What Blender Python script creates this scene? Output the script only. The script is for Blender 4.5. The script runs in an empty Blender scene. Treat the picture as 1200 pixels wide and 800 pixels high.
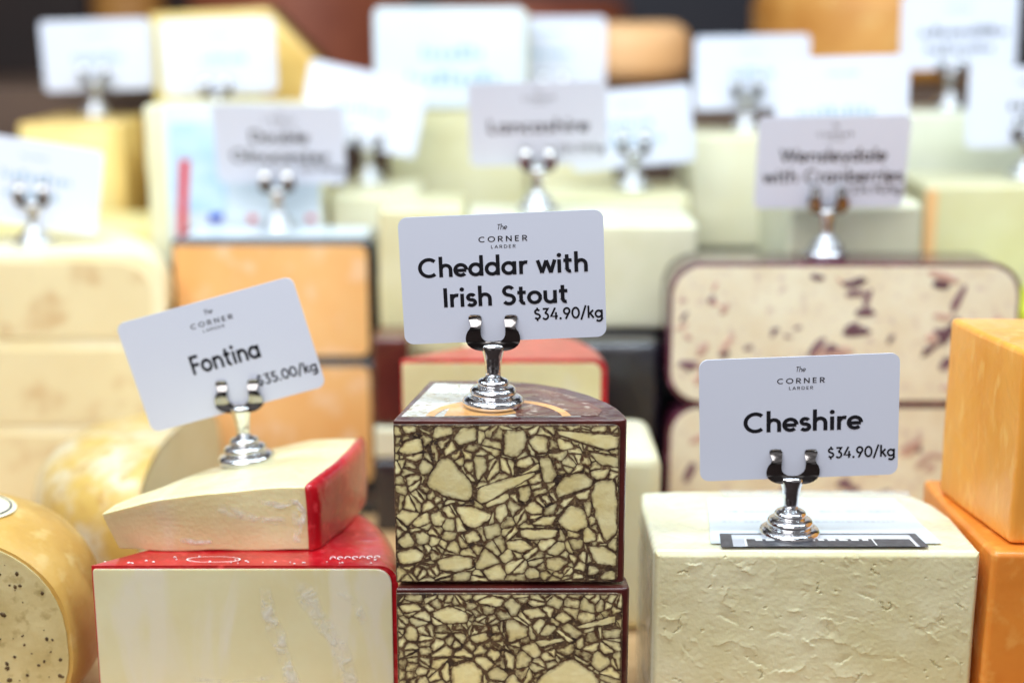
import bpy, bmesh, math, random
from mathutils import Vector, noise, Matrix
R = math.radians
random.seed(7)

# ------------------------------------------------------------------ camera, light, exposure
scn = bpy.context.scene
col = scn.collection
H = 0.32
cam_d = bpy.data.cameras.new("camera"); cam = bpy.data.objects.new("camera", cam_d); col.objects.link(cam)
cam.location = (0, 0, H); cam.rotation_euler = (R(77), 0, 0)
cam_d.lens = 50; cam_d.sensor_width = 36; cam_d.clip_start = 0.01; cam_d.clip_end = 50
cam_d.dof.use_dof = True; cam_d.dof.focus_distance = 0.632; cam_d.dof.aperture_fstop = 2.8
cam_d.dof.aperture_blades = 9
scn.camera = cam
w = bpy.data.worlds.new("World"); scn.world = w; w.use_nodes = True
nt = w.node_tree; bg = nt.nodes["Background"]
tc = nt.nodes.new("ShaderNodeTexCoord"); nz = nt.nodes.new("ShaderNodeTexNoise"); nz.inputs["Scale"].default_value = 2.2
nz.inputs["Detail"].default_value = 1.0
cr = nt.nodes.new("ShaderNodeValToRGB")
cr.color_ramp.elements[0].position = 0.36; cr.color_ramp.elements[0].color = (0.05, 0.04, 0.04, 1)
cr.color_ramp.elements[1].position = 0.66; cr.color_ramp.elements[1].color = (0.95, 0.90, 0.90, 1)
nt.links.new(tc.outputs["Generated"], nz.inputs["Vector"]); nt.links.new(nz.outputs["Fac"], cr.inputs["Fac"])
nt.links.new(cr.outputs["Color"], bg.inputs["Color"]); bg.inputs["Strength"].default_value = 0.40

def area(name, loc, rot, sx, sy, power, colr):
    d = bpy.data.lights.new(name, 'AREA'); d.shape = 'RECTANGLE'; d.size = sx; d.size_y = sy
    d.energy = power; d.color = colr
    o = bpy.data.objects.new(name, d); col.objects.link(o); o.location = loc; o.rotation_euler = rot
    return o
area("case_strip_light_front", (0.0, 0.50, 0.76), (R(16), 0, 0), 1.5, 0.07, 7.6, (0.78, 0.92, 1.0))
area("case_strip_light_rear", (0.0, 0.82, 0.74), (R(8), 0, 0), 1.5, 0.07, 6.4, (0.78, 0.92, 1.0))
area("camera_side_fill", (-0.5, -0.9, 1.3), (R(40), 0, R(-18)), 1.6, 1.2, 24.0, (1.0, 0.965, 0.95))  # added soft fill from behind the camera, no lamp seen there

scn.view_settings.view_transform = 'Standard'; scn.view_settings.look = 'None'
scn.view_settings.exposure = 0.05; scn.view_settings.gamma = 1.0; scn.view_settings.use_curve_mapping = False
scn.cycles.use_denoising = True
scn.cycles.max_bounces = 6
scn.cycles.caustics_reflective = False; scn.cycles.caustics_refractive = False
scn.cycles.sample_clamp_indirect = 4.0

# ------------------------------------------------------------------ helpers
def srgb(r, g, b):
    f = lambda c: (c / 255 / 12.92) if c / 255 <= 0.04045 else ((c / 255 + 0.055) / 1.055) ** 2.4
    return (f(r), f(g), f(b), 1)

def mat(name, c1, c2=None, c3=None, scale=30, thr=(0.35, 0.65), rough=0.5, bump=0.0, bscale=200, sss=0.0, coat=0.0,
        coat_bump=0.0, metal=0.0, spec=0.5, stretch=(1, 1, 1), rand=0.0, streak=0.0, vein=None):
    m = bpy.data.materials.new(name); m.use_nodes = True
    t = m.node_tree; N = t.nodes; L = t.links; b = N["Principled BSDF"]
    co = N.new("ShaderNodeTexCoord")
    mp = N.new("ShaderNodeMapping"); mp.inputs["Scale"].default_value = stretch
    L.new(co.outputs["Object"], mp.inputs["Vector"])
    out = None
    if c2 is not None:
        n = N.new("ShaderNodeTexNoise"); n.inputs["Scale"].default_value = scale; n.inputs["Detail"].default_value = 6
        n.inputs["Roughness"].default_value = 0.6
        L.new(mp.outputs[0], n.inputs["Vector"])
        r = N.new("ShaderNodeValToRGB"); e = r.color_ramp.elements
        e[0].position = thr[0]; e[0].color = c1; e[1].position = thr[1]; e[1].color = c2
        L.new(n.outputs["Fac"], r.inputs["Fac"]); out = r.outputs["Color"]
        if c3 is not None:
            n2 = N.new("ShaderNodeTexNoise"); n2.inputs["Scale"].default_value = scale * 4.3; n2.inputs["Detail"].default_value = 3
            L.new(mp.outputs[0], n2.inputs["Vector"])
            r2 = N.new("ShaderNodeMapRange"); r2.inputs[1].default_value = 0.56; r2.inputs[2].default_value = 0.72
            L.new(n2.outputs["Fac"], r2.inputs[0])
            mx = N.new("ShaderNodeMix"); mx.data_type = 'RGBA'
            L.new(r2.outputs[0], mx.inputs[0]); L.new(out, mx.inputs[6]); mx.inputs[7].default_value = c3
            out = mx.outputs[2]
    if streak > 0:      # sheen on cling film creases, painted into the colour as pale streaks
        n3 = N.new("ShaderNodeTexNoise"); n3.inputs["Scale"].default_value = 16; n3.inputs["Detail"].default_value = 7
        n3.inputs["Distortion"].default_value = 0.6
        mp3 = N.new("ShaderNodeMapping"); mp3.inputs["Scale"].default_value = (1.9, 1, 0.5); mp3.inputs["Rotation"].default_value = (0, R(18), 0)
        mp3.inputs["Location"].default_value = (0.31, 0, 0.4)
        L.new(co.outputs["Object"], mp3.inputs["Vector"]); L.new(mp3.outputs[0], n3.inputs["Vector"])
        r3 = N.new("ShaderNodeMapRange"); r3.inputs[1].default_value = 0.56; r3.inputs[2].default_value = 0.63; r3.inputs[4].default_value = streak
        L.new(n3.outputs["Fac"], r3.inputs[0])
        mx = N.new("ShaderNodeMix"); mx.data_type = 'RGBA'
        L.new(r3.outputs[0], mx.inputs[0])
        if out: L.new(out, mx.inputs[6])
        else: mx.inputs[6].default_value = c1
        mx.inputs[7].default_value = srgb(232, 226, 205); out = mx.outputs[2]
    if vein is not None:  # stained edge kept in a point attribute
        at = N.new("ShaderNodeAttribute"); at.attribute_name = "stain_sheen"
        ns = N.new("ShaderNodeTexNoise"); ns.inputs["Scale"].default_value = 330; ns.inputs["Detail"].default_value = 3
        L.new(co.outputs["Object"], ns.inputs["Vector"])
        ad = N.new("ShaderNodeMath"); ad.operation = 'MULTIPLY_ADD'; ad.inputs[1].default_value = 2.2; ad.inputs[2].default_value = -1.1
        L.new(ns.outputs["Fac"], ad.inputs[0])
        a2 = N.new("ShaderNodeMath"); a2.operation = 'MULTIPLY_ADD'; a2.use_clamp = True
        m4 = N.new("ShaderNodeMath"); m4.operation = 'MULTIPLY_ADD'; m4.inputs[1].default_value = 2.0; m4.inputs[2].default_value = 0.0; m4.use_clamp = True
        L.new(at.outputs["Fac"], m4.inputs[0]); L.new(ad.outputs[0], a2.inputs[0]); L.new(m4.outputs[0], a2.inputs[1]); L.new(at.outputs["Fac"], a2.inputs[2])
        mx = N.new("ShaderNodeMix"); mx.data_type = 'RGBA'
        L.new(a2.outputs[0], mx.inputs[0])
        if out: L.new(out, mx.inputs[6])
        else: mx.inputs[6].default_value = c1
        mx.inputs[7].default_value = vein; out = mx.outputs[2]
    if rand > 0:
        oi = N.new("ShaderNodeObjectInfo"); hs = N.new("ShaderNodeHueSaturation")
        r4 = N.new("ShaderNodeMapRange"); r4.inputs[3].default_value = 1 - rand; r4.inputs[4].default_value = 1 + rand
        L.new(oi.outputs["Random"], r4.inputs[0]); L.new(r4.outputs[0], hs.inputs["Value"])
        if out: L.new(out, hs.inputs["Color"])
        else: hs.inputs["Color"].default_value = c1
        out = hs.outputs["Color"]
    if out: L.new(out, b.inputs["Base Color"])
    else: b.inputs["Base Color"].default_value = c1
    b.inputs["Roughness"].default_value = rough; b.inputs["Metallic"].default_value = metal
    b.inputs["Specular IOR Level"].default_value = spec
    if sss:
        b.inputs["Subsurface Weight"].default_value = sss
        b.inputs["Subsurface Radius"].default_value = (1.0, 0.75, 0.45); b.inputs["Subsurface Scale"].default_value = 0.003
    if bump:
        n4 = N.new("ShaderNodeTexNoise"); n4.inputs["Scale"].default_value = bscale; n4.inputs["Detail"].default_value = 5
        L.new(mp.outputs[0], n4.inputs["Vector"])
        bp = N.new("ShaderNodeBump"); bp.inputs["Strength"].default_value = bump; bp.inputs["Distance"].default_value = 0.002
        L.new(n4.outputs["Fac"], bp.inputs["Height"]); L.new(bp.outputs[0], b.inputs["Normal"])
        L.new(bp.outputs[0], b.inputs["Coat Normal"])
    if coat:
        b.inputs["Coat Weight"].default_value = coat; b.inputs["Coat Roughness"].default_value = 0.12
        if coat_bump:
            n5 = N.new("ShaderNodeTexNoise"); n5.inputs["Scale"].default_value = 38; n5.inputs["Detail"].default_value = 5
            n5.inputs["Distortion"].default_value = 1.5
            L.new(co.outputs["Object"], n5.inputs["Vector"])
            b5 = N.new("ShaderNodeBump"); b5.inputs["Strength"].default_value = coat_bump; b5.inputs["Distance"].default_value = 0.006
            L.new(n5.outputs["Fac"], b5.inputs["Height"]); L.new(b5.outputs[0], b.inputs["Coat Normal"])
    return m

def link(o, parent=None):
    col.objects.link(o)
    if parent: o.parent = parent
    return o

def tag(o, label=None, cat=None, group=None, kind=None):
    if label: o["label"] = label
    if cat: o["category"] = cat
    if group: o["group"] = group
    if kind: o["kind"] = kind
    return o

def empty(name, loc, label, cat, group=None, rot=(0, 0, 0)):
    o = bpy.data.objects.new(name, None); o.empty_display_size = 0.02
    o.location = loc; o.rotation_euler = rot
    link(o); return tag(o, label, cat, group)

def mesh(name, V, F, m, parent=None, smooth=False, wn=False):
    me = bpy.data.meshes.new(name); me.from_pydata([tuple(v) for v in V], [], F); me.update()
    if m: me.materials.append(m)
    if smooth: me.polygons.foreach_set("use_smooth", [True] * len(me.polygons))
    o = bpy.data.objects.new(name, me); link(o, parent)
    if wn: o.modifiers.new("normals", 'WEIGHTED_NORMAL').keep_sharp = True
    return o

def bm_obj(name, bm, m, parent=None, smooth=True, wn=True):
    bmesh.ops.recalc_face_normals(bm, faces=bm.faces)
    me = bpy.data.meshes.new(name); bm.to_mesh(me); bm.free()
    if m: me.materials.append(m)
    if smooth: me.polygons.foreach_set("use_smooth", [True] * len(me.polygons))
    o = bpy.data.objects.new(name, me); link(o, parent)
    if wn: o.modifiers.new("normals", 'WEIGHTED_NORMAL').keep_sharp = True
    return o

def prism(name, plan, z0, z1, m, parent=None, bevel=0.003, segs=3, lump=0.0, seed=0, top_only=False):
    """upright prism on a plan outline, edges rounded, sides a little uneven"""
    bm = bmesh.new()
    nz_ = 6 if lump else 1
    rings = []
    for k in range(nz_ + 1):
        z = z0 + (z1 - z0) * k / nz_
        rings.append([bm.verts.new((x, y, z)) for x, y in plan])
    n = len(plan)
    for k in range(nz_):
        for i in range(n):
            j = (i + 1) % n
            bm.faces.new((rings[k][i], rings[k][j], rings[k + 1][j], rings[k + 1][i]))
    bm.faces.new(rings[-1]); bm.faces.new(list(reversed(rings[0])))
    bmesh.ops.recalc_face_normals(bm, faces=bm.faces)
    if bevel:
        ed = [e for e in bm.edges if len(e.link_faces) == 2 and e.calc_face_angle(0) > R(25)]
        if top_only: ed = [e for e in ed if min(v.co.z for v in e.verts) > z1 - 1e-6]
        bmesh.ops.bevel(bm, geom=ed, offset=bevel, segments=segs, affect='EDGES', profile=0.5, clamp_overlap=True)
    if lump:
        for v in bm.verts:
            f = noise.noise_vector(v.co * 28 + Vector((seed * 3.1, 0, seed)))
            v.co += Vector((f.x, f.y, f.z * 0.4 if v.co.z > z0 + 0.004 else 0)) * lump
    return bm_obj(name, bm, m, parent)

def rect(x0, x1, y0, y1, n=1):
    """plan of a rectangle with n pieces on each side"""
    P = []
    c = [(x0, y0), (x1, y0), (x1, y1), (x0, y1)]
    for i in range(4):
        a, b = c[i], c[(i + 1) % 4]
        for k in range(n): P.append((a[0] + (b[0] - a[0]) * k / n, a[1] + (b[1] - a[1]) * k / n))
    return P

def rounded(x0, x1, z0, z1, rs, seg=8):
    """outline with corner radii rs = (lower left, lower right, upper right, upper left)"""
    P = []
    for (cx, cz, r, a0) in ((x0 + rs[0], z0 + rs[0], rs[0], 180), (x1 - rs[1], z0 + rs[1], rs[1], 270),
                            (x1 - rs[2], z1 - rs[2], rs[2], 0), (x0 + rs[3], z1 - rs[3], rs[3], 90)):
        if r < 1e-6: P.append((cx, cz)); continue
        for k in range(seg + 1):
            a = R(a0 + 90 * k / seg); P.append((cx + r * math.cos(a), cz + r * math.sin(a)))
    return P

def panel(name, poly, o, u, n, t, m, parent, back=0.002, bev=0.0004):
    """slab on a flat face: poly in (along u, up z), standing proud of it by t along n"""
    o = Vector(o); u = Vector(u).normalized(); n = Vector(n).normalized(); z = Vector((0, 0, 1))
    bm = bmesh.new()
    f = [bm.verts.new(o + u * a + z * b + n * t) for a, b in poly]
    g = [bm.verts.new(o + u * a + z * b - n * back) for a, b in poly]
    k = len(poly)
    bm.faces.new(f); bm.faces.new(list(reversed(g)))
    for i in range(k): bm.faces.new((f[i], f[(i + 1) % k], g[(i + 1) % k], g[i]))
    if bev:
        s = set(f)
        ed = [e for e in bm.edges if e.verts[0] in s and e.verts[1] in s]
        bmesh.ops.bevel(bm, geom=ed, offset=bev, segments=2, affect='EDGES', profile=0.5, clamp_overlap=True)
    return bm_obj(name, bm, m, parent)

def wheel_wedge(name, centre, rad, z0, z1, rr, a0, a1, m, parent, seg=32, bulge=0.0, lump=0.0, r_in=0.0):
    """part of a wheel: profile with rounded rim swept from a0 to a1 degrees about centre"""
    prof = [(r_in, z0)]
    hh = (z1 - z0)
    for k in range(9):
        a = R(-90 + 90 * k / 8); prof.append((rad - rr + rr * math.cos(a), z0 + rr + rr * math.sin(a)))
    if bulge: prof.append((rad + bulge, (z0 + z1) / 2))
    for k in range(9):
        a = R(90 * k / 8); prof.append((rad - rr + rr * math.cos(a), z1 - rr + rr * math.sin(a)))
    prof.append(((rad + r_in) * 0.5, z1)); prof.append((r_in, z1))
    bm = bmesh.new(); rows = []
    for i in range(seg + 1):
        a = R(a0 + (a1 - a0) * i / seg)
        rows.append([bm.verts.new((centre[0] + r * math.cos(a), centre[1] + r * math.sin(a), z)) for r, z in prof])
    for i in range(seg):
        for k in range(len(prof) - 1):
            bm.faces.new((rows[i][k], rows[i + 1][k], rows[i + 1][k + 1], rows[i][k + 1]))
    bm.faces.new(rows[0]); bm.faces.new(list(reversed(rows[-1])))
    bmesh.ops.remove_doubles(bm, verts=bm.verts, dist=1e-6)
    if lump:
        for v in bm.verts:
            f = noise.noise_vector(v.co * 25)
            v.co += Vector((f.x, f.y, f.z * (0.5 if v.co.z > z0 + 0.003 else 0))) * lump
    return bm_obj(name, bm, m, parent, wn=False)

def smooth_split(o, ang=35):
    me = o.data; me.set_sharp_from_angle(angle=R(ang)); return o

# ------------------------------------------------------------------ stroke lettering (flat print on the cards)
def arc(cx, cy, rx, ry, a0, a1, n=14):
    return [(cx + rx * math.cos(R(a0 + (a1 - a0) * k / n)), cy + ry * math.sin(R(a0 + (a1 - a0) * k / n))) for k in range(n + 1)]
LN = lambda *p: list(p)
O_ = lambda cx=.32, r=.27: arc(cx, .34, r, r, 0, 360, 24)
GL = {
 ' ': (.34, []),
 'C': (.90, [arc(.50, .5, .43, .43, 48, 312, 22)]), 'O': (1.02, [arc(.51, .5, .43, .43, 0, 360, 28)]),
 'G': (.98, [arc(.50, .5, .43, .43, 48, 360, 24), LN((.93, .5), (.55, .5))]),
 'D': (.88, [LN((.12, 0), (.12, 1)), LN((.12, .93), (.36, .93)) + arc(.38, .5, .42, .43, 90, -90, 18) + [(.12, .07)]]),
 'B': (.74, [LN((.12, 0), (.12, 1)), LN((.12, .93), (.36, .93)) + arc(.38, .72, .2, .21, 90, -90, 10) + [(.12, .51)],
             LN((.36, .51)) + arc(.38, .29, .25, .22, 90, -90, 12) + [(.12, .07)]]),
 'R': (.76, [LN((.12, 0), (.12, 1)), LN((.12, .93), (.36, .93)) + arc(.38, .70, .24, .23, 90, -90, 12) + [(.12, .47)], LN((.34, .47), (.66, 0))]),
 'N': (.88, [LN((.12, 0), (.12, 1)), LN((.12, .95), (.74, .05)), LN((.74, 0), (.74, 1))]),
 'E': (.66, [LN((.12, 0), (.12, 1)), LN((.12, .93), (.58, .93)), LN((.12, .5), (.54, .5)), LN((.12, .07), (.58, .07))]),
 'F': (.62, [LN((.12, 0), (.12, 1)), LN((.12, .93), (.58, .93)), LN((.12, .5), (.54, .5))]),
 'L': (.58, [LN((.12, 0), (.12, 1)), LN((.12, .07), (.54, .07))]),
 'A': (.86, [LN((.05, 0), (.43, .98)), LN((.81, 0), (.43, .98)), LN((.18, .3), (.68, .3))]),
 'T': (.66, [LN((.33, 0), (.33, 1)), LN((.03, .93), (.63, .93))]),
 'I': (.26, [LN((.13, 0), (.13, 1))]),
 'W': (1.2, [LN((.04, 1), (.32, .03)), LN((.32, .03), (.60, .96)), LN((.60, .96), (.88, .03)), LN((.88, .03), (1.16, 1))]),
 'S': (.68, [arc(.34, .725, .22, .205, 28, 260, 14) + arc(.34, .285, .25, .22, 82, -150, 14)]),
 'a': (.74, [O_(), LN((.60, 0), (.60, .68))]), 'd': (.74, [O_(), LN((.60, 0), (.60, 1.06))]),
 'b': (.74, [O_(.40), LN((.12, 0), (.12, 1.06))]), 'o': (.66, [O_()]),
 'c': (.56, [arc(.32, .34, .27, .27, 48, 312, 18)]),
 'e': (.66, [LN((.06, .32), (.58, .32)), arc(.32, .34, .27, .27, 0, 315, 20)]),
 'h': (.70, [LN((.12, 0), (.12, 1.06)), arc(.35, .38, .23, .23, 180, 0, 12) + [(.58, 0)]]),
 'n': (.70, [LN((.12, 0), (.12, .68)), arc(.35, .38, .23, .23, 180, 0, 12) + [(.58, 0)]]),
 'r': (.44, [LN((.12, 0), (.12, .68)), arc(.36, .36, .24, .25, 175, 72, 8)]),
 'u': (.70, [LN((.12, .68), (.12, .30)) + arc(.35, .30, .23, .23, 180, 360, 12), LN((.58, .68), (.58, 0))]),
 'i': (.25, [LN((.12, 0), (.12, .68)), 'dot', (.12, .90)]), 'l': (.25, [LN((.12, 0), (.12, 1.06))]),
 't': (.46, [LN((.19, .92), (.19, .22)) + arc(.34, .22, .15, .16, 180, 285, 8), LN((.02, .62), (.42, .62))]),
 's': (.50, [arc(.25, .48, .16, .135, 25, 258, 10) + arc(.25, .205, .18, .145, 80, -150, 10)]),
 'w': (.90, [LN((.04, .68), (.24, .02)), LN((.24, .02), (.45, .66)), LN((.45, .66), (.66, .02)), LN((.66, .02), (.86, .68))]),
 'y': (.62, [LN((.04, .68), (.32, .04)), LN((.58, .68), (.20, -.28))]),
 'k': (.60, [LN((.12, 0), (.12, 1.06)), LN((.52, .68), (.14, .30)), LN((.26, .40), (.56, 0))]),
 'g': (.74, [O_(), LN((.60, .68), (.60, -.06)) + arc(.34, -.06, .26, .21, 0, -145, 10)]),
 '3': (.64, [LN((.08, .93), (.52, .93), (.28, .57)) + arc(.29, .30, .24, .25, 85, -150, 14)]),
 '4': (.70, [LN((.44, 1), (.07, .27), (.66, .27)), LN((.50, 0), (.50, .62))]),
 '5': (.64, [LN((.54, .93), (.19, .93), (.15, .53)) + arc(.29, .31, .25, .25, 115, -150, 14)]),
 '9': (.68, [arc(.34, .68, .25, .25, 0, 360, 20), LN((.59, .66), (.24, 0))]),
 '0': (.72, [arc(.36, .5, .29, .43, 0, 360, 24)]),
 '.': (.26, ['dot', (.12, .07)]), '/': (.50, [LN((.04, -.12), (.46, 1.1))]),
 '$': (.66, [arc(.33, .70, .20, .17, 28, 260, 12) + arc(.33, .31, .22, .19, 82, -150, 12), LN((.33, .86), (.33, 1.06)), LN((.33, -.08), (.33, .14))]),
}
def stroke(P, wd):
    V = []; n = len(P)
    for i, p in enumerate(P):
        a = P[max(i - 1, 0)]; b = P[min(i + 1, n - 1)]
        if P[0] == P[-1] and (i in (0, n - 1)): a, b = P[-2], P[1]
        dx, dy = b[0] - a[0], b[1] - a[1]; l = math.hypot(dx, dy) or 1
        nx, ny = -dy / l, dx / l; s = 1.0
        if 0 < i < n - 1:
            ex, ey = p[0] - a[0], p[1] - a[1]; m = math.hypot(ex, ey) or 1
            s = 1 / max(0.55, abs(-ey / m * nx + ex / m * ny))
        V += [(p[0] + nx * wd / 2 * s, p[1] + ny * wd / 2 * s), (p[0] - nx * wd / 2 * s, p[1] - ny * wd / 2 * s)]
    return V, [(2 * i, 2 * i + 1, 2 * i + 3, 2 * i + 2) for i in range(n - 1)]

def lettering(text, cx, cy, width, cap, wt=.14, track=.06, slant=0.0, curve=0.0):
    """vertices (x, z, layer) and faces of a line of print centred at cx with its capitals' middle at cy"""
    tot = sum(GL[c][0] for c in text) + track * (len(text) - 1)
    sx = width / tot; V = []; F = []; x = 0; lay = 0
    for c in text:
        adv, st = GL[c]; i = 0
        while i < len(st):
            if st[i] == 'dot':
                px, py = st[i + 1]; r = wt * .62
                v = [(px, py)] + [(px + r * math.cos(R(a)), py + r * math.sin(R(a))) for a in range(0, 360, 30)]
                f = [(0, k, k % 12 + 1) for k in range(1, 13)]; i += 2
            else:
                v, f = stroke(st[i], wt); i += 1
            b = len(V); lay += 1
            for (a, q) in v:
                X = (x + a + slant * q) * sx - width / 2; Z = (q - .5) * cap
                V.append((cx + X, cy + Z - curve * X * X, lay)); 
            F += [tuple(b + k for k in ff) for ff in f]
        x += adv + track
    return V, F

def blurred_line(cx, cy, width, cap, rnd):
    """far print too small and soft to read: a row of short marks"""
    V = []; F = []; x = -width / 2
    while x < width / 2:
        a = cap * rnd.uniform(.25, .6); h = cap * rnd.choice((.62, .62, .95))
        b = len(V)
        V += [(cx + x, cy - cap / 2, 1), (cx + x + a, cy - cap / 2, 1), (cx + x + a, cy - cap / 2 + h, 1), (cx + x, cy - cap / 2 + h, 1)]
        F.append((b, b + 1, b + 2, b + 3)); x += a + cap * .3
    return V, F

def print_mesh(name, parts, m, parent, y=-0.00006):
    V = []; F = []
    for v, f in parts:
        b = len(V); V += [(p[0], y - 0.000004 * (p[2] % 40), p[1]) for p in v]; F += [tuple(b + k for k in q) for q in f]
    return mesh(name, V, F, m, parent)

# ------------------------------------------------------------------ materials
M = {}
M['card'] = mat('glossy_card', srgb(216, 220, 236), rough=0.30, spec=0.5, coat=0.3)
M['ink'] = mat('black_ink', (0.012, 0.012, 0.016, 1), rough=0.22, spec=0.6)
M['chrome'] = mat('chrome', (0.78, 0.79, 0.82, 1), rough=0.13, metal=1.0, bump=0.14, bscale=330)
M['steel'] = mat('clip_steel', (0.34, 0.33, 0.33, 1), rough=0.14, metal=1.0)
M['curd'] = mat('curd_chunk', srgb(248, 238, 186), srgb(234, 217, 154), scale=90, rough=0.45, sss=0.2, bump=0.15, bscale=350, rand=0.16, vein=srgb(86, 56, 36), coat=0.25)
M['stout'] = mat('stout_vein', srgb(46, 32, 24), srgb(104, 80, 56), srgb(160, 138, 98), scale=190, rough=0.4, bump=0.4, bscale=600, coat=0.4)
M['brownwax'] = mat('brown_wax', srgb(66, 22, 22), srgb(92, 36, 30), scale=40, rough=0.3, coat=0.7, bump=0.2, bscale=90, coat_bump=0.4)
M['redwax'] = mat('red_wax', srgb(196, 22, 34), srgb(168, 12, 26), srgb(214, 60, 66), scale=45, rough=0.28, coat=0.8, bump=0.15, bscale=120, coat_bump=0.35, sss=0.1)
M['fontina'] = mat('fontina_paste', srgb(232, 227, 190), srgb(224, 214, 170), scale=14, rough=0.38, sss=0.35, coat=0.5, coat_bump=0.2, bump=0.05, streak=0.8)
M['fontina_top'] = mat('fontina_wedge_paste', srgb(234, 224, 178), srgb(224, 210, 158), scale=22, rough=0.42, sss=0.35, coat=0.6, coat_bump=0.6, bump=0.15, bscale=500, streak=0.4)
M['cheshire'] = mat('cheshire_paste', srgb(232, 226, 190), srgb(220, 211, 166), scale=26, rough=0.55, sss=0.25, bump=0.15, bscale=420)
M['cheshire_top'] = mat('cheshire_wrapped', srgb(238, 235, 210), srgb(228, 222, 188), scale=30, rough=0.4, sss=0.25, coat=0.6, coat_bump=0.8, bump=0.1, bscale=160)
M['orange'] = mat('orange_wax', srgb(238, 170, 76), srgb(228, 150, 54), srgb(240, 182, 96), scale=26, thr=(.3, .7), rough=0.36, sss=0.4, coat=0.5, coat_bump=0.35, bump=0.12, bscale=140, stretch=(1.4, 1.4, .45))
M['orange_deep'] = mat('deep_orange_wax', srgb(236, 150, 60), srgb(222, 132, 46), srgb(238, 164, 78), scale=24, thr=(.3, .7), rough=0.36, sss=0.4, coat=0.5, coat_bump=0.35, bump=0.12, bscale=140)
M['dg'] = mat('pale_orange_paste', srgb(240, 190, 128), srgb(234, 172, 104), srgb(242, 200, 156), scale=14, rough=0.5, sss=0.2, coat=0.2)
M['blackwax'] = mat('black_wax', srgb(22, 22, 30), srgb(34, 34, 46), scale=30, rough=0.25, coat=0.8, coat_bump=0.5)
M['cran'] = mat('cranberry_paste', srgb(232, 226, 202), srgb(222, 209, 180), srgb(204, 186, 172), scale=34, rough=0.5, sss=0.2, coat=0.2)
M['berry'] = mat('cranberry', srgb(128, 94, 102), srgb(84, 60, 74), scale=120, rough=0.35, rand=0.35)
M['berry_pale'] = mat('cranberry_smear', srgb(190, 150, 140), srgb(206, 172, 150), scale=120, rough=0.4, rand=0.2)
M['plumwax'] = mat('plum_wax', srgb(104, 38, 66), srgb(84, 26, 48), srgb(150, 92, 120), scale=40, rough=0.22, coat=0.9, coat_bump=0.4)
M['rac'] = mat('washed_rind_paste', srgb(222, 204, 160), srgb(230, 216, 174), srgb(206, 176, 130), scale=9, rough=0.5, sss=0.2)
M['rac_rind'] = mat('pale_rind', srgb(244, 236, 206), srgb(238, 222, 172), scale=22, rough=0.5)
M['yellow'] = mat('yellow_paste', srgb(240, 228, 168), srgb(236, 218, 146), scale=10, rough=0.5, sss=0.2)
M['gold'] = mat('golden_rind', srgb(232, 200, 124), srgb(222, 180, 98), scale=14, rough=0.45, coat=0.3)
M['cream'] = mat('cream_paste', srgb(230, 226, 198), srgb(222, 214, 174), scale=12, rough=0.5, sss=0.2, coat=0.3, coat_bump=0.3)
M['green'] = mat('greenish_paste', srgb(220, 215, 180), srgb(208, 200, 154), scale=14, rough=0.5, sss=0.2, coat=0.3, coat_bump=0.3)
M['palegrey'] = mat('pale_wrapped', srgb(222, 222, 206), srgb(212, 214, 190), scale=12, rough=0.45, coat=0.4, coat_bump=0.4)
M['lanc'] = mat('lancashire_paste', srgb(220, 218, 194), srgb(208, 206, 174), scale=16, rough=0.5, sss=0.2, coat=0.3, coat_bump=0.3)
M['lime'] = mat('lime_wax', srgb(200, 206, 40), srgb(176, 186, 24), scale=12, rough=0.4)
M['herbrind'] = mat('golden_wax_rind', srgb(208, 166, 88), srgb(188, 142, 64), srgb(214, 180, 112), scale=22, rough=0.42, sss=0.2, coat=0.25, coat_bump=0.4, bump=0.25, bscale=120)
M['herb'] = mat('seeded_paste', srgb(220, 204, 152), srgb(200, 180, 124), srgb(178, 158, 104), scale=40, rough=0.5, sss=0.3, bump=0.12, bscale=300)
M['seed'] = mat('seed_brown', srgb(96, 70, 34), srgb(60, 44, 22), scale=300, rough=0.6)
M['film'] = mat('crinkled_wrap', srgb(206, 172, 90), srgb(214, 204, 176), srgb(190, 150, 78), scale=30, thr=(.44, .60), rough=0.35, coat=0.8, coat_bump=1.0, bump=0.5, bscale=50)
M['terracotta'] = mat('terracotta_rind', srgb(196, 112, 78), srgb(160, 84, 60), scale=9, rough=0.5)
M['peach'] = mat('peach_rind', srgb(244, 196, 146), srgb(236, 178, 120), scale=9, rough=0.5)
M['amber'] = mat('amber_rind', srgb(222, 160, 82), srgb(196, 128, 54), srgb(226, 180, 110), scale=14, rough=0.5)
M['paper'] = mat('white_label_paper', srgb(216, 224, 230), srgb(208, 218, 226), scale=12, rough=0.4, coat=0.3)
M['bluepaper'] = mat('pale_blue_print', srgb(168, 200, 226), srgb(196, 216, 232), scale=60, rough=0.4)
M['redprint'] = mat('red_print', srgb(206, 50, 60), rough=0.4)
M['blueprint'] = mat('blue_print', srgb(60, 80, 190), rough=0.4)
M['greyprint'] = mat('grey_print', srgb(90, 90, 96), srgb(64, 64, 70), scale=200, rough=0.3)
M['palegreyprint'] = mat('pale_grey_print', srgb(196, 198, 206), rough=0.4)
M['faintprint'] = mat('faint_blue_print', srgb(150, 180, 200), rough=0.4)
M['whiteprint'] = mat('white_print', srgb(240, 240, 240), rough=0.35)
M['orangeprint'] = mat('orange_print', srgb(236, 178, 110), srgb(226, 156, 86), scale=60, rough=0.3, coat=0.7, coat_bump=0.5)
M['brownprint'] = mat('brown_print', srgb(120, 66, 50), srgb(92, 50, 42), srgb(196, 176, 160), scale=38, rough=0.3, coat=0.8, coat_bump=0.6)
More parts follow.
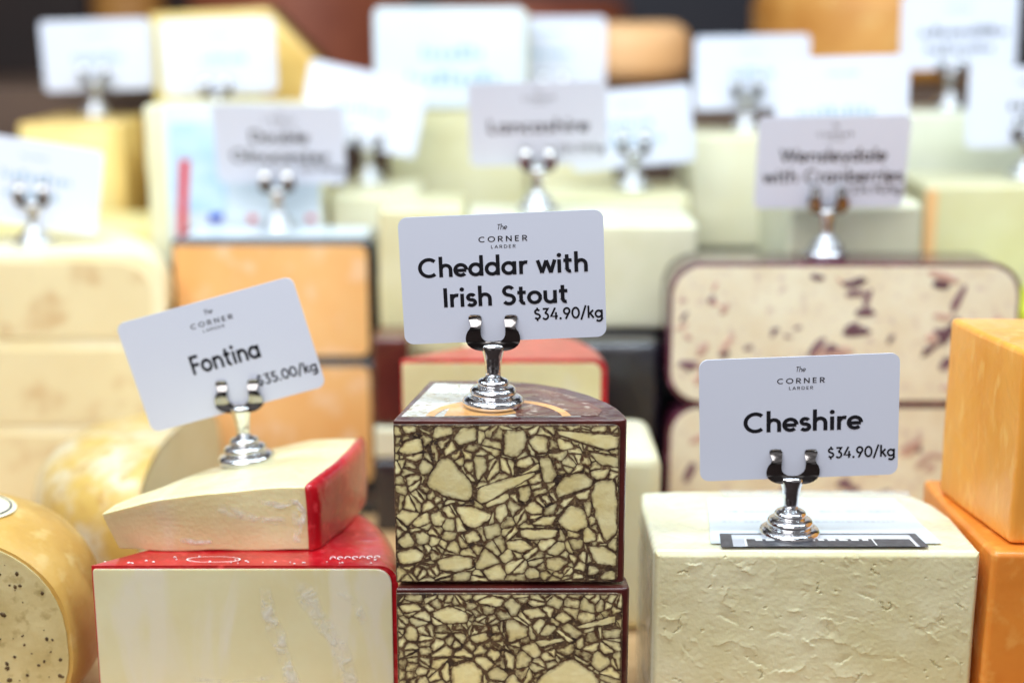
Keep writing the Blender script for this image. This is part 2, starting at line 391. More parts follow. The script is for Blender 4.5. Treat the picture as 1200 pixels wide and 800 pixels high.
M['silver'] = mat('silvery_label', srgb(196, 190, 178), srgb(226, 222, 216), srgb(170, 150, 120), scale=50, rough=0.25, coat=1.0, coat_bump=0.8, bump=0.25, bscale=90)
M['wood'] = mat('pale_wood', srgb(206, 170, 126), srgb(188, 150, 104), scale=10, rough=0.5, stretch=(1, 8, 1))
M['tray'] = mat('black_tray', srgb(24, 24, 28), rough=0.4)
M['dark'] = mat('dark_brown_panel', srgb(66, 48, 44), srgb(48, 38, 38), scale=4, rough=0.6)
M['navy'] = mat('dark_navy_panel', srgb(34, 36, 52), srgb(44, 42, 54), scale=4, rough=0.5)
M['riser'] = mat('brown_shelf', srgb(104, 82, 68), srgb(84, 66, 56), scale=6, rough=0.5)

# ------------------------------------------------------------------ setting
Z0 = -0.012
def box_struct(name, x0, x1, y0, y1, z0, z1, m, bevel=0.001):
    o = prism(name, rect(x0, x1, y0, y1), z0, z1, m, None, bevel, 2); o["kind"] = 'structure'; return o
box_struct('counter', -1.6, 1.6, 0.555, 1.35, Z0 - 0.03, Z0, M['wood'])
box_struct('display_shelf', -0.9, 0.9, 0.915, 1.012, Z0, -0.005, M['tray'])
box_struct('display_shelf', -1.0, 1.0, 1.016, 1.275, Z0, 0.14, M['tray'])
box_struct('display_shelf', -1.2, 1.2, 1.28, 1.60, Z0, 0.255, M['riser'])
box_struct('floor', -4, 4, -2, 4, -0.95, -0.9, M['dark'])
box_struct('wall', -4, 4, 2.6, 2.66, -0.9, 2.2, M['dark'])
box_struct('back_counter', -2.4, 2.4, 1.95, 2.5, -0.9, 0.22, M['riser'])

# ------------------------------------------------------------------ card holders and cards
def lathe(name, prof, m, parent, ysc=1.0, seg=40):
    V = []; F = []; n = len(prof)
    for i in range(seg):
        a = 2 * math.pi * i / seg
        for r, z in prof: V.append((r * math.cos(a), r * math.sin(a) * ysc, z))
    for i in range(seg):
        j = (i + 1) % seg
        for k in range(n - 1): F.append((i * n + k, j * n + k, j * n + k + 1, i * n + k + 1))
    bm = bmesh.new(); vs = [bm.verts.new(v) for v in V]
    for f in F: bm.faces.new([vs[k] for k in f])
    bmesh.ops.remove_doubles(bm, verts=bm.verts, dist=1e-6)
    return bm_obj(name, bm, m, parent, wn=False)

def torus_prof(r0, z0, rt, zt, hw, n=7):
    """one rounded step: from (r0,z0) bulging out to radius rt and back in to r0-hw at zt"""
    P = []
    for k in range(n + 1):
        t = k / n; a = R(-60 + 150 * t)
        P.append((rt - hw + hw * math.cos(a), z0 + (zt - z0) * (math.sin(a) + .866) / 1.866))
    return P
def holder_proto():
    root = bpy.data.objects.new('card_holder', None)
    mm = 0.001
    prof = [(0, 0), (12.6, 0)] + torus_prof(13, .2, 14.0, 5.0, 3.4) + torus_prof(10, 5.0, 10.6, 9.4, 2.9) + torus_prof(7, 9.4, 7.3, 13.0, 2.6) + [(4.2, 13.4), (3.5, 13.8), (0, 13.9)]
    lathe('base', [(r * mm, z * mm) for r, z in prof], M['chrome'], root)
    st = [(0, 13.2), (3.5, 13.4), (3.45, 16), (3.6, 19), (4.1, 22.5), (4.9, 25.5), (5.4, 27.3), (5.2, 28.2), (3.6, 29.0), (0, 29.2)]
    lathe('stem', [(r * mm, z * mm) for r, z in st], M['chrome'], root, ysc=0.62)
    rows = [(42.4, 9.4, 6.8, -1.9), (42.1, 10.4, 5.7, -1.75), (41.3, 10.95, 5.15, -1.1), (40.4, 10.95, 5.1, -1.15), (39.0, 10.2, 5.25, -1.9), (37.7, 9.85, 5.4, -2.7), (36.4, 10.4, 5.5, -2.95),
            (35.0, 11.4, 5.5, -2.8), (33.4, 12.0, 5.4, -2.5), (31.8, 12.2, 4.8, -2.1), (30.7, 12.1, 3.6, -1.9), (30.1, 12.0, 2.2, -1.8), (29.9, 11.9, 0.0, -1.8),
            (28.6, 11.2, 0, -1.7), (27.4, 9.8, 0, -1.7), (26.5, 7.8, 0, -1.8), (26.1, 5.6, 0, -1.9)]
    def clip(name, sgn):
        bm = bmesh.new()
        for s in (-1, 1):
            prev = None
            for (z, ou, inn, y) in rows:
                cur = []
                nseg = 4
                for k in range(nseg + 1):
                    x = inn + (ou - inn) * k / nseg
                    dish = 0.5 * (abs(2 * k / nseg - 1) ** 2) if z > 29.95 else 0.0
                    cur.append(bm.verts.new((s * x * mm, sgn * (y + 0.35 * dish) * mm, z * mm)))
                if prev:
                    for k in range(nseg): bm.faces.new((prev[k], prev[k + 1], cur[k + 1], cur[k]))
                prev = cur
        bmesh.ops.remove_doubles(bm, verts=bm.verts, dist=2e-5)
        bmesh.ops.recalc_face_normals(bm, faces=bm.faces)
        # thickness
        res = bmesh.ops.solidify(bm, geom=bm.faces[:], thickness=0.0007)
        o = bm_obj(name, bm, M['steel'], root, wn=False); smooth_split(o, 40)
        return o
    clip('front_clip', 1); clip('back_clip', -1)
    return root
HP = holder_proto()
def copy_thing(root):
    r = root.copy(); link(r)
    for ch in list(root.children):
        c = ch.copy(); link(c); c.parent = r; c.matrix_parent_inverse = ch.matrix_parent_inverse
    return r
first = [True]
def holder(x, y, z, label, yaw=0, tilt=0):
    if first[0]: link(HP); r = HP; first[0] = False
    else: r = copy_thing(HP)
    r.location = (x, y, z); r.rotation_euler = (0, tilt, R(yaw))
    return tag(r, label, 'card holder', 'chrome card holders')

CW, CH = 0.0905, 0.0572
def card_plate(w_, h_, name='card', rr=0.0042):
    P = rounded(-w_ / 2, w_ / 2, -h_ / 2, h_ / 2, (rr,) * 4, 8)
    V = [(x, 0, z) for x, z in P] + [(x, 0.0008, z) for x, z in P]; n = len(P)
    F = [tuple(range(n)), tuple(reversed(range(n, 2 * n)))] + [((i + 1) % n, i, n + i, n + (i + 1) % n) for i in range(n)]
    return V, F
PX = CW / 238.0
def logo():
    return [lettering('The', 1 * PX, 60 * PX, 12 * PX, 6.5 * PX, .12, .0, .22),
            lettering('CORNER', 2 * PX, 46 * PX, 57 * PX, 6.6 * PX, .15, .32, 0, 0.0022 / PX / 57),
            lettering('LARDER', 2 * PX, 37 * PX, 29 * PX, 3.9 * PX, .14, .28)]
def card(cx, cy, cz, roll, label, lines, price=None, yaw=0, lean=0, faint=0, seed=1):
    c = empty('price_card', (cx, cy, cz), label, 'price card', 'white price cards in chrome holders', (R(lean), R(-roll), R(yaw)))
    V, F = card_plate(CW, CH); mesh('card_plate', V, F, M['card'], c)
    rnd = random.Random(seed)
    if faint:
        P = [blurred_line(0, (46) * PX, 50 * PX, 6 * PX, rnd)]
        for (wd, cp, dy) in lines: P.append(blurred_line(rnd.uniform(-8, 8) * PX, dy * PX, wd * PX, cp * PX, rnd))
        fp = print_mesh('faint_print', P, M['ink'] if faint == 1 else M['faintprint'], c); fp['kind'] = 'stuff'
        return c
    print_mesh('shop_logo', logo(), M['ink'], c)
    print_mesh('cheese_name', [lettering(t, dx * PX, dy * PX, wd * PX, cp * PX, .178, .05) for (t, dx, dy, wd, cp) in lines], M['ink'], c)
    if price: print_mesh('price', [lettering(price, 75 * PX, -45 * PX, 82 * PX, 14 * PX, .17, .07)], M['ink'], c)
    return c

HZ = CH / 2 + 0.030
# front row
holder(-0.0085, 0.6215, 0.1465, 'shiny chrome card holder standing on the marbled stout cheddar', 0)
card(-0.004, 0.6215, 0.2055, 2.4, 'price card reading Cheddar with Irish Stout above the marbled cheddar',
     [('Cheddar with', 1, 15, 198, 23), ('Irish Stout', 2, -21, 147, 23)], '$34.90/kg')
holder(0.1285, 0.622, 0.0838, 'shiny chrome card holder standing on the black label of the white cheshire block', 0)
card(0.1305, 0.622, 0.1408, 2.2, 'price card reading Cheshire standing over the crumbly white block', [('Cheshire', 5, -4, 142, 25)], '$34.90/kg')
holder(-0.1330, 0.681, 0.1010, 'slightly soft chrome card holder leaning on the pale red-rinded wedge', -4, R(-4))
card(-0.1432, 0.681, 0.1557, 15.5, 'strongly tilted price card reading Fontina above the red-rinded wedge', [('Fontina', 4, -3, 94, 25)], '$35.00/kg', yaw=0)
# second row
holder(0.017, 0.939, 0.1915, 'blurred chrome card holder behind the top of the stout cheddar card')
card(0.017, 0.939, 0.249, 1.2, 'soft-focus price card reading Lancashire behind the stout cheddar card', [('Lancashire', 1, -3, 175, 24)], '$34.90/kg', lean=15)
holder(-0.164, 0.991, 0.171, 'blurred chrome card holder standing on the pale orange block with black rind')
card(-0.161, 0.991, 0.231, -0.6, 'soft-focus price card reading Double Gloucester above the pale orange stack',
     [('Double', 0, 15, 108, 24), ('Gloucester', 0, -22, 180, 24)], '$34.90/kg', lean=15)
holder(0.191, 0.856, 0.1752, 'blurred chrome card holder standing on the plum-rinded cranberry cheese')
card(0.192, 0.856, 0.2325, 0.8, 'soft-focus price card reading Wensleydale with Cranberries above the fruit-studded cheese',
     [('Wensleydale', 2, 12, 168, 22), ('with Cranberries', 4, -22, 222, 22)], '$34.90/kg', lean=12)
holder(-0.3235, 0.955, 0.1665, 'blurred chrome card holder on the tan cheese at the left edge')
card(-0.322, 0.955, 0.2085, -9, 'blue-white price card tilted down to the right at the left edge of the photo',
     [(120, 18, 12), (90, 16, -20)], faint=2, seed=3)
holder(0.0905, 1.063, 0.191, 'blurred chrome card holder right of the Lancashire card')
card(0.0885, 1.063, 0.237, 5, 'bluish unreadable price card peeking out right of the Lancashire card', [(90, 20, 10), (110, 20, -22)], faint=2, seed=5)
# third row
holder(-0.343, 1.185, 0.2365, 'blurred chrome card holder on the yellow block at upper left')
card(-0.342, 1.195, 0.286, 1.5, 'blank-looking lilac price card above the yellow block at upper left', [(110, 18, -4)], faint=2, seed=6)
holder(-0.236, 1.150, 0.2275, 'chrome card holder hidden under the white card before the tall golden block')
card(-0.234, 1.156, 0.286, 1.5, 'blurred white price card leaning in front of the tall golden wedge', [(90, 18, -4)], faint=2, seed=7)
holder(-0.110, 1.090, 0.1925, 'overexposed chrome card holder on the cream block behind the Double Gloucester card')
card(-0.113, 1.09, 0.249, -12, 'white price card tilted down to the right behind the Double Gloucester card', [(90, 18, 0)], faint=2, seed=8)
holder(0.034, 1.2, 0.2285, 'blurred chrome card holder behind the Lancashire card, under the small lilac card')
card(0.032, 1.202, 0.288, 0.5, 'small lilac price card between the big white label and the peach wheel', [(90, 18, 0)], faint=2, seed=9)
holder(0.186, 1.140, 0.2285, 'blurred chrome card holder with one bright glint on the pale yellow block')
card(0.190, 1.146, 0.274, 1.0, 'blurred white price card above the pale yellow block right of centre', [(90, 18, 0)], faint=2, seed=10)
holder(0.225, 0.972, 0.2045, 'chrome card holder mostly hidden behind the Wensleydale card')
card(0.223, 0.973, 0.263, 1.8, 'bright blue-white price card rising directly behind the Wensleydale card', [(140, 20, -22)], faint=2, seed=11)
holder(0.345, 1.135, 0.2455, 'dull chrome card holder on the grey-white block at upper right')
card(0.349, 1.135, 0.306, 1.5, 'greyish price card with two dark lines at the top right corner', [(170, 20, 0), (140, 16, -34)], faint=1, seed=12)
holder(0.374, 1.036, 0.2025, 'bright chrome card holder cut by the right edge above the greenish block')
card(0.374, 1.038, 0.254, 1.0, 'bluish white price card cut off by the right edge of the photo', [(90, 20, 5), (60, 20, -22)], faint=1, seed=13)

# ------------------------------------------------------------------ marbled stout cheddar
def clip_poly(P, a, b, c):        # keep a*x + b*y <= c
    out = []
    for i in range(len(P)):
        p, q = P[i], P[(i + 1) % len(P)]
        dp, dq = a * p[0] + b * p[1] - c, a * q[0] + b * q[1] - c
        if dp <= 0: out.append(p)
        if (dp < 0 < dq) or (dq < 0 < dp):
            t = dp / (dp - dq); out.append((p[0] + (q[0] - p[0]) * t, p[1] + (q[1] - p[1]) * t))
    return out
def poly_area(P): return abs(sum(P[i][0] * P[(i + 1) % len(P)][1] - P[(i + 1) % len(P)][0] * P[i][1] for i in range(len(P)))) / 2
def inset(P, dfun):
    A = sum(P[i][0] * P[(i + 1) % len(P)][1] - P[(i + 1) % len(P)][0] * P[i][1] for i in range(len(P)))
    if A < 0: P = list(reversed(P))
    Q = P[:]
    for i in range(len(P)):
        p, q = P[i], P[(i + 1) % len(P)]; dx, dy = q[0] - p[0], q[1] - p[1]; l = math.hypot(dx, dy)
        if l < 1e-7: continue
        nx, ny = dy / l, -dx / l      # outward
        Q = clip_poly(Q, nx, ny, nx * p[0] + ny * p[1] - dfun())
        if len(Q) < 3: return []
    return Q
def chaikin(P, t=0.22):
    out = []
    for i in range(len(P)):
        p, q = P[i], P[(i + 1) % len(P)]
        out += [(p[0] + (q[0] - p[0]) * t, p[1] + (q[1] - p[1]) * t), (q[0] - (q[0] - p[0]) * t, q[1] - (q[1] - p[1]) * t)]
    return out
def shards(x0, x1, z0, z1, rnd, big):
    """angular pieces: the traced large ones, then smaller ones packed between them"""
    sites = []; tries = 0
    while tries < 14000:
        tries += 1
        x, z = rnd.uniform(x0, x1), rnd.uniform(z0, z1)
        loc = .0036 + .0052 * max(0, min(1, .5 + noise.noise(Vector((x * 45, z * 45, 2.2)))))
        if all(math.hypot(x - u, (z - v) * 1.35) > loc for u, v in sites): sites.append((x, z))
    out = [list(P) for P in big]
    for i, (x, z) in enumerate(sites):
        P = [(x0, z0), (x1, z0), (x1, z1), (x0, z1)]
        for j, (u, v) in enumerate(sites):
            if i == j: continue
            a, b = u - x, v - z
            if a * a + b * b > 0.0008: continue
            P = clip_poly(P, 2 * a, 2 * b, (u * u + v * v) - (x * x + z * z))
            if len(P) < 3: break
        todo = [P] if len(P) >= 3 else []
        if todo and rnd.random() < .45:
            a = rnd.uniform(0, math.pi); cx = sum(p[0] for p in P) / len(P); cz = sum(p[1] for p in P) / len(P)
            ca, sa = math.cos(a), math.sin(a); c = ca * cx + sa * cz
            todo = [clip_poly(P, ca, sa, c), clip_poly(P, -ca, -sa, -c)]
        for B in big:
            A = sum(B[k][0] * B[(k + 1) % len(B)][1] - B[(k + 1) % len(B)][0] * B[k][1] for k in range(len(B)))
            if A < 0: B = list(reversed(B))
            nxt = []
            for Q in todo:
                if len(Q) < 3: continue
                inter = Q
                for k in range(len(B)):
                    p, q = B[k], B[(k + 1) % len(B)]; dx, dy = q[0] - p[0], q[1] - p[1]; l = math.hypot(dx, dy)
                    inter = clip_poly(inter, dy / l, -dx / l, dy / l * p[0] - dx / l * p[1])
                    if len(inter) < 3: break
                if len(inter) < 3 or poly_area(inter) < 1e-9: nxt.append(Q); continue
                best = []
                for k in range(len(B)):
                    p, q = B[k], B[(k + 1) % len(B)]; dx, dy = q[0] - p[0], q[1] - p[1]; l = math.hypot(dx, dy)
                    W = clip_poly(Q, -dy / l, dx / l, -dy / l * p[0] + dx / l * p[1])
                    if len(W) >= 3 and (not best or poly_area(W) > poly_area(best)): best = W
                if best: nxt.append(best)
            todo = nxt
        out += [Q for Q in todo if len(Q) >= 3 and poly_area(Q) > 1.5e-6]
    return out
def warp(p, s):
    f = noise.noise_vector(Vector((p[0] * 90 + s, p[1] * 90, s)))
    g = noise.noise_vector(Vector((p[0] * 30 + s, p[1] * 30, s + 5)))
    return (p[0] + f.x * 0.0005 + g.x * .0010, p[1] + f.y * 0.0005 + g.y * .0008)
def chunk_geo(P, y, th, tint=0.0):
    """flat curd: edges a little ragged, outer rim stained by the stout"""
    C = chaikin(P, .14); E = []
    for i in range(len(C)):
        p, q = C[i], C[(i + 1) % len(C)]; l = math.dist(p, q); k = max(1, int(l / .0009))
        for t in range(k):
            x, z = p[0] + (q[0] - p[0]) * t / k, p[1] + (q[1] - p[1]) * t / k
            f = noise.noise_vector(Vector((x * 700, z * 700, 3)))
            E.append((x + f.x * .00016, z + f.y * .00016))
    C = E
    cx = sum(p[0] for p in C) / len(C); cz = sum(p[1] for p in C) / len(C)
    V = []; S = []; n = len(C); F = []
    for f_, yy, s in ((0, y + .0008, 1), (0, y - th * .5, 1.0), (.00032, y - th, .66 + tint * .3), (.00090, y - th, .30 + tint), (.0020, y - th, tint)):
        for p in C:
            d = math.hypot(p[0] - cx, p[1] - cz) or 1e-9
            k = max(0.25, 1 - f_ / d)
            V.append((cx + (p[0] - cx) * k, yy, cz + (p[1] - cz) * k)); S.append(s)
    for r in range(4):
        for i in range(n): F.append((r * n + i, r * n + (i + 1) % n, (r + 1) * n + (i + 1) % n, (r + 1) * n + i))
    F.append(tuple(4 * n + i for i in range(n)))
    return V, F, S
def stain_sheen_attr(o, S):
    a = o.data.attributes.new("stain_sheen", 'FLOAT', 'POINT'); a.data.foreach_set("value", S)
def marbled(label, plan, yf, z0, z1, x0, x1, seed, big, top_m, darker=1.0):
    rnd = random.Random(seed)
    c = empty('stout_cheddar', ((x0 + x1) / 2, yf + .03, z0), label, 'cheese', 'marbled stout cheddar pieces')
    ox, oy, oz = c.location
    sh = lambda o: (setattr(o, 'location', (-ox, -oy, -oz)), o)[1]
    sh(prism('wax_coat', plan, z0, z1, M['brownwax'], c, 0.0032, 4))
    P = rounded(x0 + .0002, x1 - .0030, z0 + .0008, z1 - .0018, (.0005, .003, .003, .0005), 3)
    sh(panel('cut_face', P, (0, yf, 0), (1, 0, 0), (0, -1, 0), .0004, M['stout'], c))
    fx0, fx1, fz0, fz1 = x0 + .0004, x1 - .0034, z0 + .0011, z1 - .0022
    smV, smF, smS = [], [], []
    for Q in shards(fx0 - .001, fx1 + .001, fz0 - .001, fz1 + .001, rnd, big):
        Q = [warp(p, seed) for p in Q]
        Q = [(min(max(p[0], fx0), fx1), min(max(p[1], fz0), fz1)) for p in Q]
        dens = noise.noise(Vector((Q[0][0] * 40, Q[0][1] * 40, seed)))
        base = 0.00018 + max(0, dens) * 0.0009
        Q = inset(Q, lambda: base * rnd.uniform(.35, 1.9))
        if len(Q) < 3: continue
        ar = poly_area(Q)
        if ar < 1.2e-6: continue
        V, F, S = chunk_geo(Q, yf - .0004, .00007, rnd.choice((0, 0, .08, .16, .28)) * (1 if ar < 3e-5 else .4) * darker)
        if ar > 7e-6:
            o = mesh('curd_chunk', V, F, M['curd'], c); stain_sheen_attr(o, S); sh(o)
        else:
            b = len(smV); smV += V; smF += [tuple(b + k for k in f) for f in F]; smS += [max(s, .22) for s in S]
    if smV:
        o = mesh('small_curds', smV, smF, M['curd'], c); stain_sheen_attr(o, smS); sh(o); o['kind'] = 'stuff'
    return c, sh
planC = [(-.0522, .5990), (.0440, .5990), (.0490, .5992), (.0505, .6005), (.0500, .607), (.0475, .618), (.0435, .628), (.036, .641), (.0245, .654), (.012, .662), (0, .666), (-.02, .668), (-.040, .667)]
U_ = """100,300 140,240 165,237 222,300 225,325 212,352 160,340 110,312|228,345 232,315 300,290 370,275 375,285 320,315 262,350 240,355|293,170 350,168 352,215 325,240 293,230|420,168 590,182 590,215 540,222 470,197 425,182|520,295 565,292 580,360 578,430 545,450 520,400 505,330|415,320 435,285 490,272 515,290 510,315 455,335 425,345|378,235 405,235 428,280 415,300 390,305|172,360 210,358 268,380 262,395 225,418 200,412|425,395 455,358 490,365 505,410 470,425 435,415|335,418 430,418 425,440 370,448 335,440|130,495 175,483 220,490 225,515 185,530 140,525|30,475 75,465 102,480 95,505 50,515 35,510|395,490 435,485 460,500 430,525 400,515|500,460 545,458 580,480 575,515 520,505|170,195 195,165 235,165 235,200 190,215|35,225 50,200 95,190 103,225 60,235|85,385 110,372 118,400 85,412 65,405|300,450 340,445 370,465 345,480 305,470|225,235 258,235 262,265 235,300 228,280|350,195 372,180 402,185 402,225 375,230|325,245 360,232 372,255 350,270 325,262|500,220 580,235 580,265 530,255|330,315 358,308 368,335 350,355 332,345|360,405 385,388 425,385 415,410 375,410|75,425 95,420 115,435 110,455 80,458|275,360 305,350 310,380 290,405 275,395|195,430 225,418 240,445 205,455|280,490 310,465 325,490 300,508|450,440 490,440 492,465 465,472|420,185 460,200 470,215 430,222"""
L_ = """118,625 160,608 212,630 205,655 150,658 120,640|297,645 320,640 358,665 355,690 305,708 298,680|108,740 150,708 172,725 165,745 115,748|205,690 255,675 262,695 225,712|495,680 530,670 535,700 500,705|540,667 590,667 592,693 543,695|380,800 460,740 530,790 540,850 380,850|160,770 215,750 245,780 240,830 165,830|340,620 385,610 405,635 360,645|225,600 260,578 300,590 285,612|35,605 80,600 98,620 50,630|420,640 440,615 470,640 445,655|470,660 575,630 575,655 480,668|290,720 325,740 320,780 300,775|370,700 440,690 450,700 385,720|565,735 600,725 600,770 585,780"""
def traced(txt, yt, zt_, kz):
    """large curds, measured on the cut face: units of 0.182 mm across and 0.185 mm down"""
    out = []
    for part in txt.split('|'):
        out.append([((float(a.split(',')[0]) / 2.107 - 150) * .0003822, zt_ - (420 + float(a.split(',')[1]) / 2.107 - yt) * kz) for a in part.split()])
    return out
cd, shc = marbled('upper block of marbled stout cheddar with brown wax and mosaic cut face', planC, .5985, .0703, .1465, -.0522, .0505, 3, traced(U_, 490, .1465, .000391), None)
planC2 = [(x * 1.02 + .0012, y - .0040 if y < .604 else y) for x, y in planC]
cd2, shc2 = marbled('lower block of marbled stout cheddar carrying the labelled one', planC2, .5945, Z0, .0693, -.0520, .0527, 8, traced(L_, 688, .0693, .000385), None, 1.5)
# printed label on the top
def sheet(name, pts, z, m, parent, shf=None):
    o = mesh(name, [(x, y, z) for x, y in pts], [tuple(range(len(pts)))], m, parent)
    if shf: shf(o)
    return o
zt = .1465
lab = sheet('printed_label', [(-.0490, .6035), (.0300, .6035), (.034, .612), (.028, .630), (.014, .648), (-.004, .658), (-.037, .662)], zt + .00012, M['silver'], cd, shc)
sheet('brown_print', [(.002, .6040), (.038, .6050), (.0405, .614), (.033, .632), (.018, .648), (.002, .655), (-.006, .640)], zt + .00020, M['brownprint'], cd, shc)
def annulus(name, c, r0, r1, a0, a1, z, m, parent, shf, n=30, ys=1.0):
    V = []; 
    for k in range(n + 1):
        a = R(a0 + (a1 - a0) * k / n)
        V += [(c[0] + r0 * math.cos(a), c[1] + r0 * math.sin(a) * ys, z), (c[0] + r1 * math.cos(a), c[1] + r1 * math.sin(a) * ys, z)]
    o = mesh(name, V, [(2 * k, 2 * k + 1, 2 * k + 3, 2 * k + 2) for k in range(n)], m, parent); shf(o); return o
annulus('orange_ring_print', (-.006, .600), .0285, .0325, 8, 172, zt + .00026, M['orangeprint'], cd, shc)
sheet('orange_print', [(-.030, .6045), (-.006, .6045), (.002, .609), (-.002, .624), (-.020, .626), (-.028, .618)], zt + .00030, M['orangeprint'], cd, shc)
Vp, Fp = [], []
rp = random.Random(5)
for row, (y, xa, xb) in enumerate(((.6450, -.037, -.010), (.6540, -.033, -.006))):
    x = xa
    while x < xb:
        a = rp.uniform(.002, .0035); b = len(Vp)
        for k in range(8):
            t = R(45 * k); Vp.append((x + a / 2 + a * .5 * math.cos(t), y + .0024 * math.sin(t), zt + .00036))
        Fp.append(tuple(b + k for k in range(8))); x += a + .0012
shc(mesh('white_print', Vp, Fp, M['whiteprint'], cd))

# ------------------------------------------------------------------ cheshire
c = empty('cheshire_block', (.138, .65, Z0), 'large crumbly cream-white cheshire block with a black label on top', 'cheese')
sh = lambda o: (setattr(o, 'location', (-.138, -.65, -Z0)), o)[1]
pl = [(.0640, .6035), (.1000, .6035), (.1400, .6035), (.1800, .6035), (.2115, .6035), (.2115, .63), (.2115, .648), (.209, .665), (.203, .678), (.193, .685), (.17, .6865), (.12, .687), (.085, .687), (.0650, .685), (.0635, .66), (.0637, .63)]
sh(prism('body', pl, Z0, .0838, M['cheshire_top'], c, .0028, 4, lump=.0007, seed=2))
NX, NZ = 420, 262
xa, xb, za, zb = .0645, .2110, Z0 + .001, .0832
rp = random.Random(31)
HF = [[0.0] * (NX + 1) for _ in range(NZ + 1)]
dx_, dz_ = (xb - xa) / NX, (zb - za) / NZ
def stamp(cx, cz, rad, fn):
    for j in range(max(0, int((cz - rad - za) / dz_)), min(NZ, int((cz + rad - za) / dz_)) + 1):
        z = za + j * dz_ - cz; row = HF[j]
        for i in range(max(0, int((cx - rad - xa) / dx_)), min(NX, int((cx + rad - xa) / dx_)) + 1):
            row[i] += fn(xa + i * dx_ - cx, z)
for k in range(330):          # flakes torn by the wire: sharp on one side, fading on the other
    cx, cz = rp.uniform(xa, xb), rp.uniform(za, zb)
    big = rp.random() < .24
    Lr = rp.uniform(.0035, .0085) if big else rp.uniform(.0010, .0030)
    Wd = Lr * rp.uniform(.5, 1.1); A = (rp.uniform(.0003, .0006) if big else rp.uniform(.00008, .00030)) * rp.choice((1, 1, -1))
    th = rp.gauss(-.35, .55) + (math.pi if rp.random() < .3 else 0); ct, st_ = math.cos(th), math.sin(th); kk = rp.uniform(-.35, .35) / Lr
    ph = rp.uniform(0, 50)
    def fn(x, z):
        a = x * ct + z * st_; b = -x * st_ + z * ct - kk * a * a + .0011 * noise.noise(Vector((a * 420, ph, 0))) + .0005 * noise.noise(Vector((a * 1300, ph, 5)))
        e = 1 - (a / Lr) ** 2
        if e <= 0 or b < -.00025: return 0.0
        ramp = (b + .00025) / .00045 if b < .0002 else max(0.0, 1 - (b - .0002) / Wd)
        return A * e * ramp * (ramp if b > .0002 else 1)
    stamp(cx, cz, max(Lr, Wd) * 1.5, fn)
spots = [(rp.uniform(xa, xb), rp.uniform(za, zb), rp.uniform(.0004, .0012)) for k in range(40)]
for k in range(15):           # ragged cracks between the crumbs
    x, z, th = rp.uniform(xa, xb), rp.uniform(za, zb), rp.gauss(.3, .6)
    for q in range(rp.randint(6, 16)):
        spots.append((x, z, rp.uniform(.0003, .0008))); th += rp.gauss(0, .5); x += .00075 * math.cos(th); z += .00075 * math.sin(th)
for cx, cz, ra in spots:      # little holes
    asp = rp.uniform(.4, .9); th = rp.uniform(-1, 1)
    ct, st_ = math.cos(th), math.sin(th); ph = rp.uniform(0, 6)
    def fn(x, z):
        a = x * ct + z * st_; b = (-x * st_ + z * ct) / asp
        d = math.hypot(a, b) / (ra * (1 + .3 * math.sin(3 * math.atan2(b, a) + ph)))
        return -.0011 * max(0, 1 - d * d) if d < 1 else 0.0
    stamp(cx, cz, ra * 1.5, fn)
V = []; F = []
for j in range(NZ + 1):
    for i in range(NX + 1):
        u = i / NX; v = j / NZ; x = xa + (xb - xa) * u; z = za + (zb - za) * v
        p = Vector((x * 42, z * 60, 0))
        h = HF[j][i] + .00006 * noise.noise(p * 9) + .0004 * noise.noise(p * .5) + .00012 * noise.noise(p * 2.2)
        e = min(u * (xb - xa), (1 - u) * (xb - xa), (1 - v) * (zb - za)) ; fall = max(0, 1 - e / .0022)
        V.append((x, .6030 - .0006 - h + fall ** 2 * .0022, z))
for j in range(NZ):
    for i in range(NX):
        a = j * (NX + 1) + i; F.append((a, a + 1, a + NX + 2, a + NX + 1))
sh(mesh('crumbly_face', V, F, M['cheshire'], c, smooth=True))
zc = .0838
wl = sheet('paper_label', [(.0905, .6105), (.1960, .6105), (.1900, .672), (.0975, .672)], zc + .0010, M['paper'], c, sh)
def strip(name, x0, x1, y0, y1, dz, m):
    sk = lambda x, y: .1430 + (x - .1430) * (1 - (y - .605) * 2.0)
    return sheet(name, [(sk(x0, y0), y0), (sk(x1, y0), y0), (sk(x1, y1), y1), (sk(x0, y1), y1)], zc + dz, m, c, sh)
strip('grey_band', .0945, .1885, .6052, .6225, .0013, M['greyprint'])
strip('silver_band', .1000, .1845, .6052, .6200, .0015, M['palegreyprint'])
strip('white_frame', .1055, .1835, .6052, .6148, .0017, M['whiteprint'])
strip('black_panel', .1065, .1825, .6052, .6138, .0019, M['greyprint'])
strip('frame_line', .1645, .1652, .6052, .6138, .0021, M['whiteprint'])
rp = random.Random(11); V, F = [], []
x = .111
while x < .161:
    a = rp.uniform(.0025, .004); b = len(V); t = rp.random()
    V += [(x, .6110, zc + .0021), (x + a, .6110, zc + .0021), (x + a, .6136 - t * .001, zc + .0021), (x, .6136, zc + .0021)]; F.append((b, b + 1, b + 2, b + 3)); x += a + .0016
sh(mesh('white_print', V, F, M['whiteprint'], c))
V, F = [], []
for (y, x0_, x1_) in ((.6380, .100, .184), (.6520, .102, .186)):
    x = x0_
    while x < x1_:
        a = rp.uniform(.0008, .0026); b = len(V)
        if rp.random() < .8:
            V += [(x, y, zc + .0012), (x + a, y, zc + .0012), (x + a, y + .002, zc + .0012), (x, y + .002, zc + .0012)]; F.append((b, b + 1, b + 2, b + 3))
        x += a + .0012
sh(mesh('small_print', V, F, M['palegreyprint'], c))

